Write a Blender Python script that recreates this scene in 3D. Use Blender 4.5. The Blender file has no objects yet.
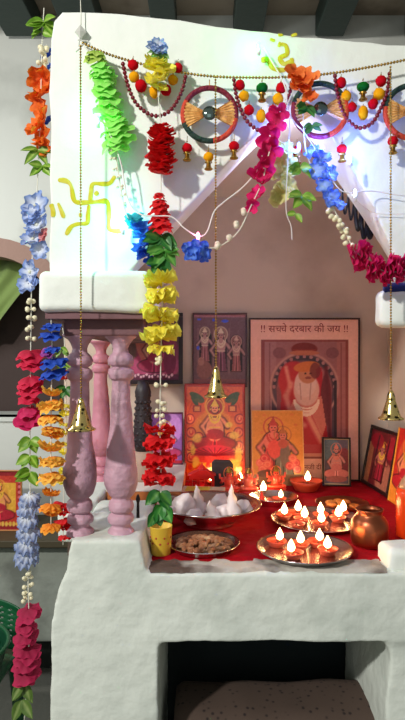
import bpy, bmesh, math, random
import numpy as np
from mathutils import Vector, Matrix, noise
PI = math.pi
random.seed(7)
SC = bpy.context.scene
COL = SC.collection
F = 560.0          # focal length in pixels for a 405 x 720 frame
H = 1.32           # camera height
TOP = H - 0.415    # counter top
FY = 1.10          # front face of the shrine
BY = 1.92          # back wall of the niche

# ------------------------------------------------------------- camera, world, lights
cd = bpy.data.cameras.new('camera'); cam = bpy.data.objects.new('camera', cd); COL.objects.link(cam)
cam.location = (0, 0, H); cam.rotation_euler = (PI / 2, 0, 0)
cd.sensor_fit = 'VERTICAL'; cd.sensor_height = 24.0; cd.lens = 24.0 * F / 720.0; cd.clip_start = 0.02
SC.camera = cam
W = bpy.data.worlds.new('room_light'); SC.world = W; W.use_nodes = True
W.node_tree.nodes['Background'].inputs[0].default_value = (0.97, 0.98, 0.92, 1)
W.node_tree.nodes['Background'].inputs[1].default_value = 0.22
SC.view_settings.view_transform = 'Standard'; SC.view_settings.look = 'None'
SC.view_settings.exposure = 0.0; SC.view_settings.gamma = 1.0
SC.view_settings.use_curve_mapping = False

def light(name, kind, loc, energy, color=(1, 1, 1), size=0.05, target=None):
    l = bpy.data.lights.new(name, kind); o = bpy.data.objects.new(name, l); COL.objects.link(o)
    o.location = loc; l.energy = energy; l.color = color
    if kind == 'POINT': l.shadow_soft_size = size
    if kind == 'AREA': l.size = size
    if target is not None:
        o.rotation_euler = (Vector(target) - Vector(loc)).to_track_quat('-Z', 'Y').to_euler()
    return o

light('room_lamp', 'AREA', (-1.62, -0.95, H + 1.38), 77, (1.0, 0.98, 0.93), 0.14, (0.0, FY, H + 0.2))
light('front_fill', 'AREA', (-0.2, -1.6, H + 0.2), 6, (0.9, 0.98, 1.0), 1.6, (0.0, FY, H - 0.1))  # added soft fill from behind the camera; no doorway stands there
light('left_wall_fill', 'AREA', (-1.5, 1.5, H + 0.7), 13, (0.93, 0.98, 1.0), 0.5, (-0.9, 2.5, H - 0.1))  # added fill that brightens the far left wall, not from a window

# ------------------------------------------------------------- helpers
def lin(c):
    out = []
    for v in c[:3]:
        v = v / 255.0
        out.append(v / 12.92 if v <= 0.04045 else ((v + 0.055) / 1.055) ** 2.4)
    return tuple(out)

def P(px, py, Y):
    """point in the room at depth Y seen in the direction of pixel px, py"""
    return Vector(((px - 202.5) / F * Y, Y, H - (py - 360.0) / F * Y))

def X_(px, Y): return (px - 202.5) / F * Y
def Z_(py, Y): return H - (py - 360.0) / F * Y

MATS = {}
def mat(name, rgb=(200, 200, 200), rough=0.6, metal=0.0, bump=0.0, bscale=60, stain=None, sscale=6, slo=0.5, shi=0.65,
        emit=None, estr=0.0, attr=False, transl=0.0, coat=0.0, trans=0.0, spec=None, sheen=0.0):
    if name in MATS: return MATS[name]
    m = bpy.data.materials.new(name); m.use_nodes = True
    nt = m.node_tree; N = nt.nodes; L = nt.links
    b = N['Principled BSDF']
    c = lin(rgb)
    b.inputs['Base Color'].default_value = (*c, 1)
    b.inputs['Roughness'].default_value = rough
    b.inputs['Metallic'].default_value = metal
    if coat: b.inputs['Coat Weight'].default_value = coat; b.inputs['Coat Roughness'].default_value = 0.12
    if trans: b.inputs['Transmission Weight'].default_value = trans
    if spec is not None: b.inputs['Specular IOR Level'].default_value = spec
    if sheen: b.inputs['Sheen Weight'].default_value = sheen
    tc = N.new('ShaderNodeTexCoord')
    src = None
    if attr:
        a = N.new('ShaderNodeAttribute'); a.attribute_name = 'Col'; src = a.outputs['Color']
        L.new(src, b.inputs['Base Color'])
    if stain is not None:
        n = N.new('ShaderNodeTexNoise'); n.inputs['Scale'].default_value = sscale; n.inputs['Detail'].default_value = 6
        L.new(tc.outputs['Object'], n.inputs['Vector'])
        r = N.new('ShaderNodeValToRGB'); r.color_ramp.elements[0].position = slo; r.color_ramp.elements[1].position = shi
        r.color_ramp.elements[0].color = (*c, 1); r.color_ramp.elements[1].color = (*lin(stain), 1)
        L.new(n.outputs['Fac'], r.inputs['Fac']); L.new(r.outputs['Color'], b.inputs['Base Color'])
    if bump:
        n = N.new('ShaderNodeTexNoise'); n.inputs['Scale'].default_value = bscale; n.inputs['Detail'].default_value = 5
        L.new(tc.outputs['Object'], n.inputs['Vector'])
        bp = N.new('ShaderNodeBump'); bp.inputs['Strength'].default_value = bump; bp.inputs['Distance'].default_value = 0.01
        L.new(n.outputs['Fac'], bp.inputs['Height']); L.new(bp.outputs['Normal'], b.inputs['Normal'])
    if emit is not None:
        b.inputs['Emission Color'].default_value = (*lin(emit), 1); b.inputs['Emission Strength'].default_value = estr
    if transl:
        t = N.new('ShaderNodeBsdfTranslucent'); mx = N.new('ShaderNodeMixShader'); mx.inputs[0].default_value = transl
        if src is not None: L.new(src, t.inputs['Color'])
        else: t.inputs['Color'].default_value = (*c, 1)
        L.new(b.outputs[0], mx.inputs[1]); L.new(t.outputs[0], mx.inputs[2])
        L.new(mx.outputs[0], N['Material Output'].inputs['Surface'])
    MATS[name] = m
    return m

def spots_mat(name, base, spot, scale, lo, hi, rough=0.5, metal=0.0):
    if name in MATS: return MATS[name]
    m = mat(name, base, rough, metal)
    nt = m.node_tree; N = nt.nodes; L = nt.links; b = N['Principled BSDF']
    tc = N.new('ShaderNodeTexCoord'); v = N.new('ShaderNodeTexVoronoi'); v.inputs['Scale'].default_value = scale
    r = N.new('ShaderNodeValToRGB'); r.color_ramp.elements[0].position = lo; r.color_ramp.elements[1].position = hi
    r.color_ramp.elements[0].color = (*lin(spot), 1); r.color_ramp.elements[1].color = (*lin(base), 1)
    L.new(tc.outputs['Object'], v.inputs['Vector']); L.new(v.outputs['Distance'], r.inputs['Fac'])
    L.new(r.outputs['Color'], b.inputs['Base Color'])
    return m

def root_loc(o):
    l = Vector((0, 0, 0))
    while o is not None:
        l += o.location; o = o.parent
    return l

class Geo:
    def __init__(s): s.v = []; s.f = []; s.c = []; s.mi = []; s.cur = (1, 1, 1); s.m = 0
    def add(s, vs, fs, cols=None):
        o = len(s.v)
        s.v += [Vector(p) for p in vs]
        s.f += [tuple(i + o for i in f) for f in fs]; s.mi += [s.m] * len(fs)
        s.c += list(cols) if cols is not None else [s.cur] * len(vs)
        return s
    def box(s, x0, x1, y0, y1, z0, z1):
        vs = [(x, y, z) for z in (z0, z1) for y in (y0, y1) for x in (x0, x1)]
        return s.add(vs, [(0, 2, 3, 1), (4, 5, 7, 6), (0, 1, 5, 4), (2, 6, 7, 3), (0, 4, 6, 2), (1, 3, 7, 5)])
    def sphere(s, c, r, seg=10, rings=7, sc=(1, 1, 1)):
        vs = []; fs = []
        for i in range(rings + 1):
            th = PI * i / rings
            for j in range(seg):
                ph = 2 * PI * j / seg
                vs.append((c[0] + r * sc[0] * math.sin(th) * math.cos(ph), c[1] + r * sc[1] * math.sin(th) * math.sin(ph), c[2] + r * sc[2] * math.cos(th)))
        for i in range(rings):
            for j in range(seg):
                a = i * seg + j; b = i * seg + (j + 1) % seg
                fs.append((a, a + seg, b + seg, b))
        return s.add(vs, fs)
    def lathe(s, c, prof, seg=24, axis=None):
        """prof: (radius, height) pairs, turned about the vertical through c"""
        vs = []; fs = []
        M = Matrix.Identity(3) if axis is None else Vector(axis).to_track_quat('Z', 'Y').to_matrix()
        n = len(prof)
        for r, h in prof:
            for j in range(seg):
                ph = 2 * PI * j / seg
                vs.append(Vector(c) + M @ Vector((r * math.cos(ph), r * math.sin(ph), h)))
        for i in range(n - 1):
            for j in range(seg):
                a = i * seg + j; b = i * seg + (j + 1) % seg
                fs.append((a, b, b + seg, a + seg))
        if prof[0][0] > 1e-5: fs.append(tuple(range(seg))[::-1])
        if prof[-1][0] > 1e-5: fs.append(tuple((n - 1) * seg + j for j in range(seg)))
        return s.add(vs, fs)
    def tube(s, pts, r, seg=8, closed=False):
        pts = [Vector(p) for p in pts]; n = len(pts); vs = []; fs = []
        up = Vector((0.13, 0.91, 0.21)).normalized()
        for i, p in enumerate(pts):
            if closed: d = pts[(i + 1) % n] - pts[i - 1]
            else: d = pts[min(i + 1, n - 1)] - pts[max(i - 1, 0)]
            d = d.normalized() if d.length > 1e-9 else Vector((0, 0, 1))
            a = d.cross(up)
            if a.length < 1e-3: a = d.cross(Vector((1, 0, 0)))
            a.normalize(); b = d.cross(a).normalized()
            rr = r[i] if isinstance(r, (list, tuple)) else r
            for j in range(seg):
                ph = 2 * PI * j / seg
                vs.append(p + a * rr * math.cos(ph) + b * rr * math.sin(ph))
        for i in range(n if closed else n - 1):
            for j in range(seg):
                q = i * seg + j; w = i * seg + (j + 1) % seg; k = ((i + 1) % n) * seg
                fs.append((q, w, k + (j + 1) % seg, k + j))
        if not closed:
            fs.append(tuple(range(seg))[::-1]); fs.append(tuple((n - 1) * seg + j for j in range(seg)))
        return s.add(vs, fs)
    def build(s, name, m, parent=None, smooth=True, local=False, loc=None):
        me = bpy.data.meshes.new(name)
        off = Vector((0, 0, 0)) if local else (root_loc(parent) if parent is not None else Vector(loc or (0, 0, 0)))
        me.from_pydata([tuple(p - off) for p in s.v], [], s.f)
        for x in (m if isinstance(m, (list, tuple)) else [m]): me.materials.append(x)
        me.polygons.foreach_set('material_index', s.mi)
        a = me.color_attributes.new('Col', 'FLOAT_COLOR', 'POINT')
        a.data.foreach_set('color', [q for c in s.c for q in (*c, 1.0)])
        if smooth: me.polygons.foreach_set('use_smooth', [True] * len(me.polygons))
        me.update()
        o = bpy.data.objects.new(name, me); COL.objects.link(o)
        if parent is not None: o.parent = parent
        elif not local: o.location = off
        return o

def thing(name, label, cat, loc=(0, 0, 0), rot=None, group=None):
    o = bpy.data.objects.new(name, None); COL.objects.link(o); o.empty_display_size = 0.02
    o.location = loc
    if rot is not None: o.rotation_euler = rot
    return tag(o, label, cat, group)
def tag(o, label, cat, group=None):
    o['label'] = label; o['category'] = cat
    if group: o['group'] = group
    return o
def struct(o): o['kind'] = 'structure'; return o
def plabel(o, t): o['label'] = t; return o

def bevel(o, w=0.004, seg=2, ang=40):
    m = o.modifiers.new('bevel', 'BEVEL'); m.width = w; m.segments = seg; m.limit_method = 'ANGLE'; m.angle_limit = math.radians(ang)
    return o

def smooth_path(pts, n=8):
    """Catmull-Rom through pts"""
    pts = [Vector(p) for p in pts]; out = []
    q = [pts[0] * 2 - pts[1]] + pts + [pts[-1] * 2 - pts[-2]]
    for i in range(1, len(q) - 2):
        for k in range(n):
            t = k / n; a, b, c, d = q[i - 1], q[i], q[i + 1], q[i + 2]
            out.append(0.5 * ((2 * b) + (c - a) * t + (2 * a - 5 * b + 4 * c - d) * t * t + (3 * b - a - 3 * c + d) * t ** 3))
    out.append(pts[-1]); return out
def resample(pts, step):
    out = [pts[0].copy()]; acc = 0.0
    for a, b in zip(pts, pts[1:]):
        L = (b - a).length
        while L > 0 and acc + L >= step:
            t = (step - acc) / L; a = a + (b - a) * t; out.append(a.copy()); L = (b - a).length; acc = 0.0
        acc += L
    return out

# ------------------------------------------------------------- materials
plaster = mat('white_limewash', (236, 240, 232), 0.85, bump=0.35, bscale=22, stain=(222, 226, 214), sscale=5, slo=0.5, shi=0.75)
plaster_low = mat('dimmed_limewash', (222, 228, 218), 0.88, bump=0.5, bscale=26, stain=(196, 204, 194), sscale=7, slo=0.48, shi=0.72)  # same limewash, darkened for the weaker light on the lower counter
inner = mat('cream_niche_wall', (206, 186, 168), 0.85, bump=0.2, bscale=14, stain=(170, 148, 130), sscale=3.2, slo=0.5, shi=0.75)
ceil_in = mat('niche_ceiling_paint', (226, 220, 214), 0.85, bump=0.2, bscale=14)
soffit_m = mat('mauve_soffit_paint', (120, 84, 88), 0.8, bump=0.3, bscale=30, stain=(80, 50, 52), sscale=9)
pink = mat('pink_painted_cement', (200, 158, 174), 0.5, bump=0.6, bscale=45, stain=(112, 84, 90), sscale=12, slo=0.50, shi=0.72)
pink2 = mat('rose_painted_cement', (204, 132, 148), 0.5, bump=0.4, bscale=45, stain=(170, 98, 108), sscale=11, slo=0.5, shi=0.75)
gold = mat('gold_metal', (176, 140, 66), 0.3, 1.0)
brass_bell = spots_mat('pierced_gold_metal', (232, 206, 130), (60, 48, 20), 95, 0.28, 0.36, 0.22, 0.9)
steel = mat('stainless_steel', (205, 198, 196), 0.2, 1.0)
copper = mat('copper_metal', (164, 92, 62), 0.36, 1.0, bump=0.1, bscale=30)
redcloth = mat('red_cloth', (158, 2, 20), 0.9, bump=0.5, bscale=25, spec=.15)
petal = mat('petal_fabric', attr=True, rough=0.75, transl=0.3)
leafm = mat('leaf_fabric', attr=True, rough=0.45, transl=0.2)
cream = mat('cream_bead', (232, 224, 188), 0.35)
thread = mat('white_thread', (228, 226, 210), 0.8)
maroon = mat('maroon_bead', (120, 12, 34), 0.25, coat=0.5)
flame_m = mat('candle_flame', (255, 220, 150), 0.5, emit=(255, 214, 140), estr=22)
clay = mat('red_clay', (170, 62, 40), 0.5)
oil = mat('lamp_oil', (150, 40, 16), 0.08, coat=0.6)
haldi = mat('turmeric_paint', (206, 186, 36), 0.9, stain=(226, 212, 110), sscale=40, slo=0.5, shi=0.8)
soot = mat('sooty_cement', (196, 190, 178), 0.9, bump=0.6, bscale=30, stain=(92, 74, 64), sscale=5, slo=0.46, shi=0.56)
dark = mat('recess_shade', (22, 32, 34), 0.9)  # near-black colour stands in for the shade inside the recess

# ------------------------------------------------------------- the room
g = Geo().box(-2.6, 2.2, -2.2, 2.75, -0.05, 0.0); struct(g.build('floor', mat('cement_floor', (120, 120, 110), 0.8, bump=0.3), smooth=False))
g = Geo().box(-2.6, 2.2, 0.6, 2.75, H + 1.60, H + 1.66)
struct(g.build('ceiling', mat('ceiling_slab', (150, 138, 122), 0.9, bump=0.4, bscale=12, stain=(120, 108, 94), sscale=5), smooth=False))
beam_m = mat('dark_green_beam', (34, 52, 46), 0.55, bump=0.2, bscale=30)
for i, (px, w) in enumerate([(-62, .16), (14, .16), (78, .17), (163, .11), (250, .135), (336, .13), (430, .13)]):
    x = X_(px, 2.45)
    bm_ = Geo().box(x - w / 2, x + w / 2, 0.6, 2.58, H + 1.49, H + 1.60)
    struct(bevel(bm_.build('trim_%d' % (i + 1), beam_m, smooth=False), 0.004))
# far room wall behind the shrine, with an arched opening at the left
wm = mat('pale_room_plaster', (206, 208, 200), 0.9, bump=0.3, bscale=10, stain=(184, 186, 178), sscale=3)
WY = 2.60
def prism_y(g, poly, y0, y1):
    n = len(poly)
    vs = [(x, y0, z) for x, z in poly] + [(x, y1, z) for x, z in poly]
    fs = [tuple(range(n)), tuple(range(n, 2 * n))[::-1]] + [(i, i + n, (i + 1) % n + n, (i + 1) % n) for i in range(n)]
    return g.add(vs, fs)
ax0, ax1 = X_(-90, WY), X_(70, WY)      # opening
az0 = Z_(417, WY)
acx, aw = (ax0 + ax1) / 2, (ax1 - ax0) / 2
azs = Z_(312, WY); arise = 0.345
arc = [(acx + aw * math.cos(t), azs + arise * math.sin(t)) for t in [PI * k / 24 for k in range(25)]]   # right to left
g = Geo()
prism_y(g, [(ax1, 0), (2.2, 0), (2.2, H + 1.6), (ax1, H + 1.6)][::-1], WY, WY + .12)
prism_y(g, [(-2.6, 0), (ax0, 0), (ax0, H + 1.6), (-2.6, H + 1.6)][::-1], WY, WY + .12)
prism_y(g, [(ax0, 0), (ax1, 0), (ax1, az0), (ax0, az0)][::-1], WY, WY + .12)
top = arc + [(ax0, H + 1.6), (ax1, H + 1.6)]
for a, b in zip(arc, arc[1:]):
    prism_y(g, [(a[0], a[1]), (a[0], H + 1.6), (b[0], H + 1.6), (b[0], b[1])], WY, WY + .12)
struct(g.build('wall_far', wm, smooth=False))
win = struct(Geo().box(ax0 - .1, ax1 + .1, WY + .34, WY + .36, az0 - .1, H + .62).build('window_1', mat('dark_opening_backing', (70, 56, 52), 0.9, bump=0.4, bscale=8, stain=(38, 32, 34), sscale=4), smooth=False))
rim = Geo()
pr = [Vector((x, WY - .012, z)) for x, z in arc]
def flat_band(g, path, w, y0, y1):
    for (a, b) in zip(path, path[1:]):
        na = Vector((a.x - acx, 0, (a.z - azs) * aw / arise)).normalized(); nb = Vector((b.x - acx, 0, (b.z - azs) * aw / arise)).normalized()
        q = [a, b, b - nb * w, a - na * w]
        prism_y(g, [(p.x, p.z) for p in q], y0, y1)
flat_band(rim, pr, 0.085, WY - .01, WY + .10)
rm = rim.build('arch_rim', mat('brown_arch_paint', (150, 118, 104), 0.7, bump=0.3), win, smooth=False)
sill = Geo().box(ax0, ax1, WY - .01, WY + .3, az0 - .02, az0).build('window_sill', wm, win, smooth=False)
# green curtain bunched inside the arch
g = Geo(); cols = 60; rows = 14
vs = []; fs = []
for i in range(rows + 1):
    t = i / rows
    for j in range(cols + 1):
        u = j / cols
        xl = X_(-95, 2.7); xr = X_(36 - 60 * max(0, t - .25) ** 0.9, 2.7)
        x = xl + (xr - xl) * u
        vs.append((x, 2.76 + .008 * math.sin(u * 38 + t * 5) + .01 * math.sin(u * 23), Z_(250, 2.7) + (Z_(352, 2.7) - Z_(250, 2.7)) * t * (1 - .22 * (u > .0) * u)))
for i in range(rows):
    for j in range(cols):
        a = i * (cols + 1) + j; fs.append((a, a + 1, a + cols + 2, a + cols + 1))
g.add(vs, fs)
cu = g.build('curtain', mat('olive_green_cloth', (120, 142, 74), 0.85, sheen=.2, stain=(70, 84, 60), sscale=5), loc=(X_(0, 2.7), 2.76, Z_(350, 2.7)))
tag(cu, 'olive green curtain bunched under the brown arch at the far left', 'curtain')
# cement ledge at the left
g = Geo().box(-2.6, -.35, 2.28, 2.60, Z_(642, 2.28), Z_(548, 2.28))
ledge = g.build('trim_8', mat('bare_cement', (150, 156, 146), 0.9, bump=0.6, bscale=18, stain=(118, 122, 114), sscale=5), smooth=False); struct(bevel(ledge, .006))
g = Geo().box(-2.6, -.5, 2.22, 2.60, Z_(548, 2.22), Z_(541, 2.22))
struct(bevel(g.build('trim_9', mat('dark_shelf_edge', (70, 62, 42), 0.6), smooth=False), .003))
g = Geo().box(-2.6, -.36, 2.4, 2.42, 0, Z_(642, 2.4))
struct(g.build('wall_left', mat('shaded_wall_low', (44, 48, 44), 0.9), smooth=False))  # shadow below the ledge put into this wall's colour
# niche walls
g = Geo().box(X_(64, BY), .66, BY, BY + .08, TOP - .02, H + .62)
struct(g.build('wall_back', inner, smooth=False))
g = Geo().box(.635, .70, FY + .16, BY, TOP - .02, H + .62)
struct(g.build('wall_right', inner, smooth=False))

# ------------------------------------------------------------- the shrine
shrine = thing('shrine', 'white limewashed masonry shrine with gabled arch, counter and turned pillars', 'shrine', (0.1, FY, 0.0))
def jag(pts, step=0.02, amp=0.0015, closed=True):
    out = []
    n = len(pts)
    for i in range(n if closed else n - 1):
        a = Vector(pts[i]); b = Vector(pts[(i + 1) % n]); L = (b - a).length; k = max(1, int(L / step))
        for j in range(k):
            p = a + (b - a) * j / k
            d = noise.noise_vector(Vector((p.x * 14, p.y * 14, 3.1))) * amp * 2 + noise.noise_vector(Vector((p.x * 60, p.y * 60, 9.1))) * amp
            out.append((p.x + d.x, p.y + d.y))
    return out
def XZ(px, py, Y=FY): return (X_(px, Y), Z_(py, Y))
# gabled front: paired polylines of the opening at the front and the back of the wall
GT = 0.10
fr = [(125, 276), (160, 238), (200, 195), (240, 150), (262, 127), (282, 107), (300, 101), (322, 121), (347, 158), (375, 209), (393, 254), (396, 292)]
bk = [(133, 276), (166, 242), (205, 200), (245, 158), (266, 137), (282, 124), (296, 124), (312, 142), (340, 186), (365, 222), (388, 258), (390, 292)]
outer = [(50, 276), (50, 160), (50, 40), (53, 20), (62, 12), (120, 13), (180, 21), (250, 30), (320, 38), (405, 44), (540, 50), (540, 292)]
g = Geo()
def dens(pl, per=5):
    out = []
    for a, b in zip(pl, pl[1:]):
        for k in range(per): out.append((a[0] + (b[0] - a[0]) * k / per, a[1] + (b[1] - a[1]) * k / per))
    out.append(pl[-1]); return out
frd = dens(fr); bkd = dens(bk)
BK = FY + GT
F3 = [Vector((XZ(*p)[0], FY, XZ(*p)[1])) for p in frd]
B3 = [Vector((X_(p[0], BK), BK, Z_(p[1], BK))) for p in bkd]
for i, v in enumerate(F3[1:-1]):
    d = noise.noise_vector(v * 25) * .0025; v.x += d.x; v.z += d.z
O2 = jag([XZ(*p) for p in outer], .03, .002, closed=False); O2.append(XZ(*outer[-1]))
def wall_sheet(O, I, Y, flip):
    """ngon between outer line (left bottom -> top -> right bottom) and the opening line"""
    vs = [(x, Y, z) for x, z in O] + [(v.x, Y, v.z) for v in reversed(I)]
    f = tuple(range(len(vs)))
    return vs, f if flip else f[::-1]
vs, f = wall_sheet(O2, F3, FY, False); g.add(vs, [f])
vs, f = wall_sheet(O2, B3, BK, True); g.add(vs, [f])
n = len(O2)
g.add([(x, FY, z) for x, z in O2] + [(x, BK, z) for x, z in O2], [(i, i + 1, i + 1 + n, i + n) for i in range(n - 1)])
n = len(F3); mid = [(a + b) / 2 + Vector((0, 0, 0)) for a, b in zip(F3, B3)]
g.add(F3 + mid + B3, [(i, i + n, i + n + 1, i + 1) for i in range(n - 1)] + [(i + n, i + 2 * n, i + 2 * n + 1, i + n + 1) for i in range(n - 1)])
fo = g.build('gabled_front', plaster, shrine, smooth=False)
bm = bmesh.new(); bm.from_mesh(fo.data); bmesh.ops.remove_doubles(bm, verts=bm.verts, dist=1e-5)
bmesh.ops.recalc_face_normals(bm, faces=bm.faces); bm.to_mesh(fo.data); bm.free()
bevel(fo, .005, 3, 50)
# roof slab of the niche and side walls above the beams
g = Geo().box(X_(52, FY), .70, BK, BY + .08, H + .56, H + .60); g.build('niche_roof', ceil_in, shrine, smooth=False)
g = Geo().box(X_(52, FY), X_(52, FY) + .05, BK, BY, H + .17, H + .56); g.build('side_wall', inner, shrine, smooth=False)

def lump_box(x0, x1, y0, y1, z0, z1, name, m, amp=.004, bv=.014, seg=26, taper=0):
    """masonry block with hand plastered unevenness"""
    bm = bmesh.new(); bmesh.ops.create_cube(bm, size=1.0)
    bmesh.ops.subdivide_edges(bm, edges=bm.edges[:], cuts=seg, use_grid_fill=True)
    lo, hi = Vector((x0, y0, z0)), Vector((x1, y1, z1))
    for v in bm.verts:
        p = Vector([lo[k] + (hi[k] - lo[k]) * (.5 - .5 * math.cos(PI * (v.co[k] + .5)) * (.35) + .65 * v.co[k]) for k in range(3)])
        q = Vector([min(hi[k] - bv, max(lo[k] + bv, p[k])) for k in range(3)]); d = p - q
        v.co = q + (d.normalized() * bv if d.length > 1e-6 else d)
    for v in bm.verts:
        v.co += noise.noise_vector(v.co * 9) * amp + noise.noise_vector(v.co * 35) * amp * .35
    off = root_loc(shrine)
    for v in bm.verts: v.co -= off
    me = bpy.data.meshes.new(name); bm.to_mesh(me); bm.free()
    me.materials.append(m)
    for p in me.polygons: p.use_smooth = True
    o = bpy.data.objects.new(name, me); COL.objects.link(o); o.parent = shrine
    return o
cb = lump_box(X_(38.5, 1.075), X_(151, 1.075), 1.07, 1.30, H + .092, H + .172, 'corbel', plaster, .003)
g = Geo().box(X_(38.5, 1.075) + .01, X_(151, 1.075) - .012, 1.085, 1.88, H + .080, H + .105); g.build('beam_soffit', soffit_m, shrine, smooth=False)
g = Geo().box(X_(38.5, 1.075) + .01, X_(151, 1.075) - .012, 1.29, 1.88, H + .100, H + .17); g.build('side_beam', inner, shrine, smooth=False)
lump_box(X_(380, 1.10), .80, 1.088, 1.135, Z_(327, 1.10), Z_(290, 1.10), 'corbel', plaster, .004)
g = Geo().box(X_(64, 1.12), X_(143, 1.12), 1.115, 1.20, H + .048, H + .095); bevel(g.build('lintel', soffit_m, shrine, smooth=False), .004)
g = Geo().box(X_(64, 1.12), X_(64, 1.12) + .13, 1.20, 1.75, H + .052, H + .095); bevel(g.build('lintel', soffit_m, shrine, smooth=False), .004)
# counter: slab, curb, supports
zb = Z_(643, FY)
g = Geo()
def slant(g, rows, y0, y1):
    "solid between left and right x given per height"
    vs = []; fs = []
    for z_, a, b in rows: vs += [(a, y0, z_), (b, y0, z_), (b, y1, z_), (a, y1, z_)]
    for k in range(len(rows) - 1):
        for q in range(4): fs.append((k * 4 + q, k * 4 + (q + 1) % 4, k * 4 + 4 + (q + 1) % 4, k * 4 + 4 + q))
    n_ = len(rows) * 4; fs += [(3, 2, 1, 0), (n_ - 4, n_ - 3, n_ - 2, n_ - 1)]; g.add(vs, fs)
slant(g, [(0, X_(48, FY), X_(158, FY)), (TOP - .12, X_(49, FY), X_(158, FY)), (TOP - .04, X_(57, FY), X_(156, FY)), (TOP - .002, X_(65, FY), X_(148, FY)), (H - .353, X_(70, FY), X_(140, FY))], FY, 1.42)
g.box(X_(120, FY), .72, FY, 1.40, zb, TOP - .002)
slant(g, [(0, X_(384, FY), .72), (H - .68, X_(386, FY), .72), (zb - .03, X_(392, FY), .72), (zb + .03, X_(380, FY), .72)], FY + .004, 1.42)
cbody = g.build('counter_body', plaster_low, shrine)
m_ = cbody.modifiers.new('join', 'REMESH'); m_.mode = 'VOXEL'; m_.voxel_size = .0065; m_.use_smooth_shade = True
m_ = cbody.modifiers.new('soften', 'SMOOTH'); m_.factor = .5; m_.iterations = 4
for nm_, sz_, st_ in (('unevenness', .11, .007), ('trowel_marks', .022, .002)):
    tx_ = bpy.data.textures.new(nm_, 'CLOUDS'); tx_.noise_scale = sz_
    m_ = cbody.modifiers.new(nm_, 'DISPLACE'); m_.texture = tx_; m_.strength = st_; m_.mid_level = .55; m_.texture_coords = 'LOCAL'
g = Geo().box(-.335, .64, 1.39, BY, TOP - .07, TOP - .001); g.build('counter_slab', soot, shrine, smooth=False)
lump_box(-.337, -.262, 1.30, BY - .02, TOP - .01, H - .352, 'curb', plaster_low, .005, .012)
lump_box(X_(390, FY), .72, FY + .012, 1.185, TOP - .01, H - .378, 'curb', plaster, .004, .014)
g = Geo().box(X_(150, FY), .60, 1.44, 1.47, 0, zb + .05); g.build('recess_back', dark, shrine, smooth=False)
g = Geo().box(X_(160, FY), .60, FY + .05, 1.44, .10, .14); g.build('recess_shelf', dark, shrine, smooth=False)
# rough sooty strip along the counter edge
g = Geo(); nx, ny = 90, 8; vs = []; fs = []
for j in range(ny + 1):
    for i in range(nx + 1):
        x = X_(143, FY) + (X_(388, FY) - X_(143, FY)) * i / nx; y = FY + .004 + .06 * j / ny
        vs.append((x, y, TOP + .0012 + .0028 * noise.noise(Vector((x * 60, y * 60, 0))) - (.006 if j == 0 else 0)))
for j in range(ny):
    for i in range(nx):
        a = j * (nx + 1) + i; fs.append((a, a + 1, a + nx + 2, a + nx + 1))
g.add(vs, fs); g.build('counter_edge', soot, shrine)
# turned pillars
def baluster(x, y, z0, z1, w, m, label):
    h = z1 - z0
    k = [(14, 0), (13.5, .02), (9, .045), (9.5, .052), (12.8, .065), (13.2, .085), (12, .10), (8.6, .112), (12, .124), (12.8, .145), (11.6, .168), (8.8, .182), (13, .205), (16.4, .25), (17.2, .29), (16.6, .33), (15, .38),
         (13.4, .44), (12, .52), (10.8, .60), (9.8, .68), (9.2, .76), (9.4, .77), (12.4, .782), (13.4, .803), (12.4, .825), (8.4, .838), (12.2, .85), (13.2, .87), (11.6, .892), (7.8, .91), (7.4, .93), (8.8, .95), (12.5, .975), (16.2, .99), (17, 1)]
    g = Geo(); prof = [(r * w, t * h) for r, t in k]
    # refine
    pr2 = []
    for a, b in zip(prof, prof[1:]):
        for q in range(3): pr2.append((a[0] + (b[0] - a[0]) * q / 3, a[1] + (b[1] - a[1]) * q / 3))
    pr2.append(prof[-1])
    g.lathe((x, y, z0), pr2, 32)
    for v in g.v:
        d = noise.noise_vector(v * 22) * .0022 + noise.noise_vector(v * 70) * .0008
        v += d
    o = g.build('baluster', m, shrine); plabel(o, label); return o
baluster(X_(80, 1.15), 1.15, H - .358, H + .052, .00204, pink, 'mauve turned pillar at the front left, behind the hanging gold bell')
baluster(X_(121, 1.15), 1.15, H - .358, H + .052, .00204, pink, 'mauve turned pillar with a dark worn patch')
baluster(X_(101, 1.65), 1.65, H - .358, H + .056, .00204, pink2, 'rose turned pillar standing further back between the two front ones')

# turmeric signs painted on the plaster
def stroke(g, pts, w, Y):
    P3 = smooth_path([P(a, b, Y) for a, b in pts], 6)
    n = len(P3); vs = []; fs = []
    for i, p in enumerate(P3):
        d = (P3[min(i + 1, n - 1)] - P3[max(i - 1, 0)]).normalized(); q = Vector((-d.z, 0, d.x))
        ww = w * (.8 + .35 * noise.noise(p * 60)) * (.6 if i in (0, n - 1) else 1)
        vs += [p + q * ww, p + Vector((0, -.0012, 0)), p - q * ww]
    for i in range(n - 1):
        a = i * 3; fs += [(a, a + 1, a + 4, a + 3), (a + 1, a + 2, a + 5, a + 4)]
    g.add(vs, fs)
PY = FY - .0006
g = Geo(); u = 1.1 / F
for pts, w in [([(58, 180), (66, 181), (71, 186), (74, 200), (80, 203)], 2.3), ([(79, 203), (95, 202), (107, 202), (109, 214), (109, 228), (115, 231), (123, 231)], 2.2),
               ([(89, 205), (88, 215), (87, 223), (78, 224), (71, 227), (66, 235)], 2.1), ([(90, 203), (91, 192), (93, 184), (103, 184), (110, 183), (115, 176)], 2.1),
               ([(51, 204), (53, 211), (53, 217)], 2.4), ([(58, 203), (61, 210), (64, 218)], 1.8), ([(95, 192), (98, 195)], 1.9), ([(79, 215), (82, 215)], 2.0)]:
    stroke(g, pts, w * u * 1.25, PY)
plabel(g.build('painted_symbol', haldi, shrine), 'yellow swastika with dots painted in turmeric on the left pier')
g = Geo()
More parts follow.
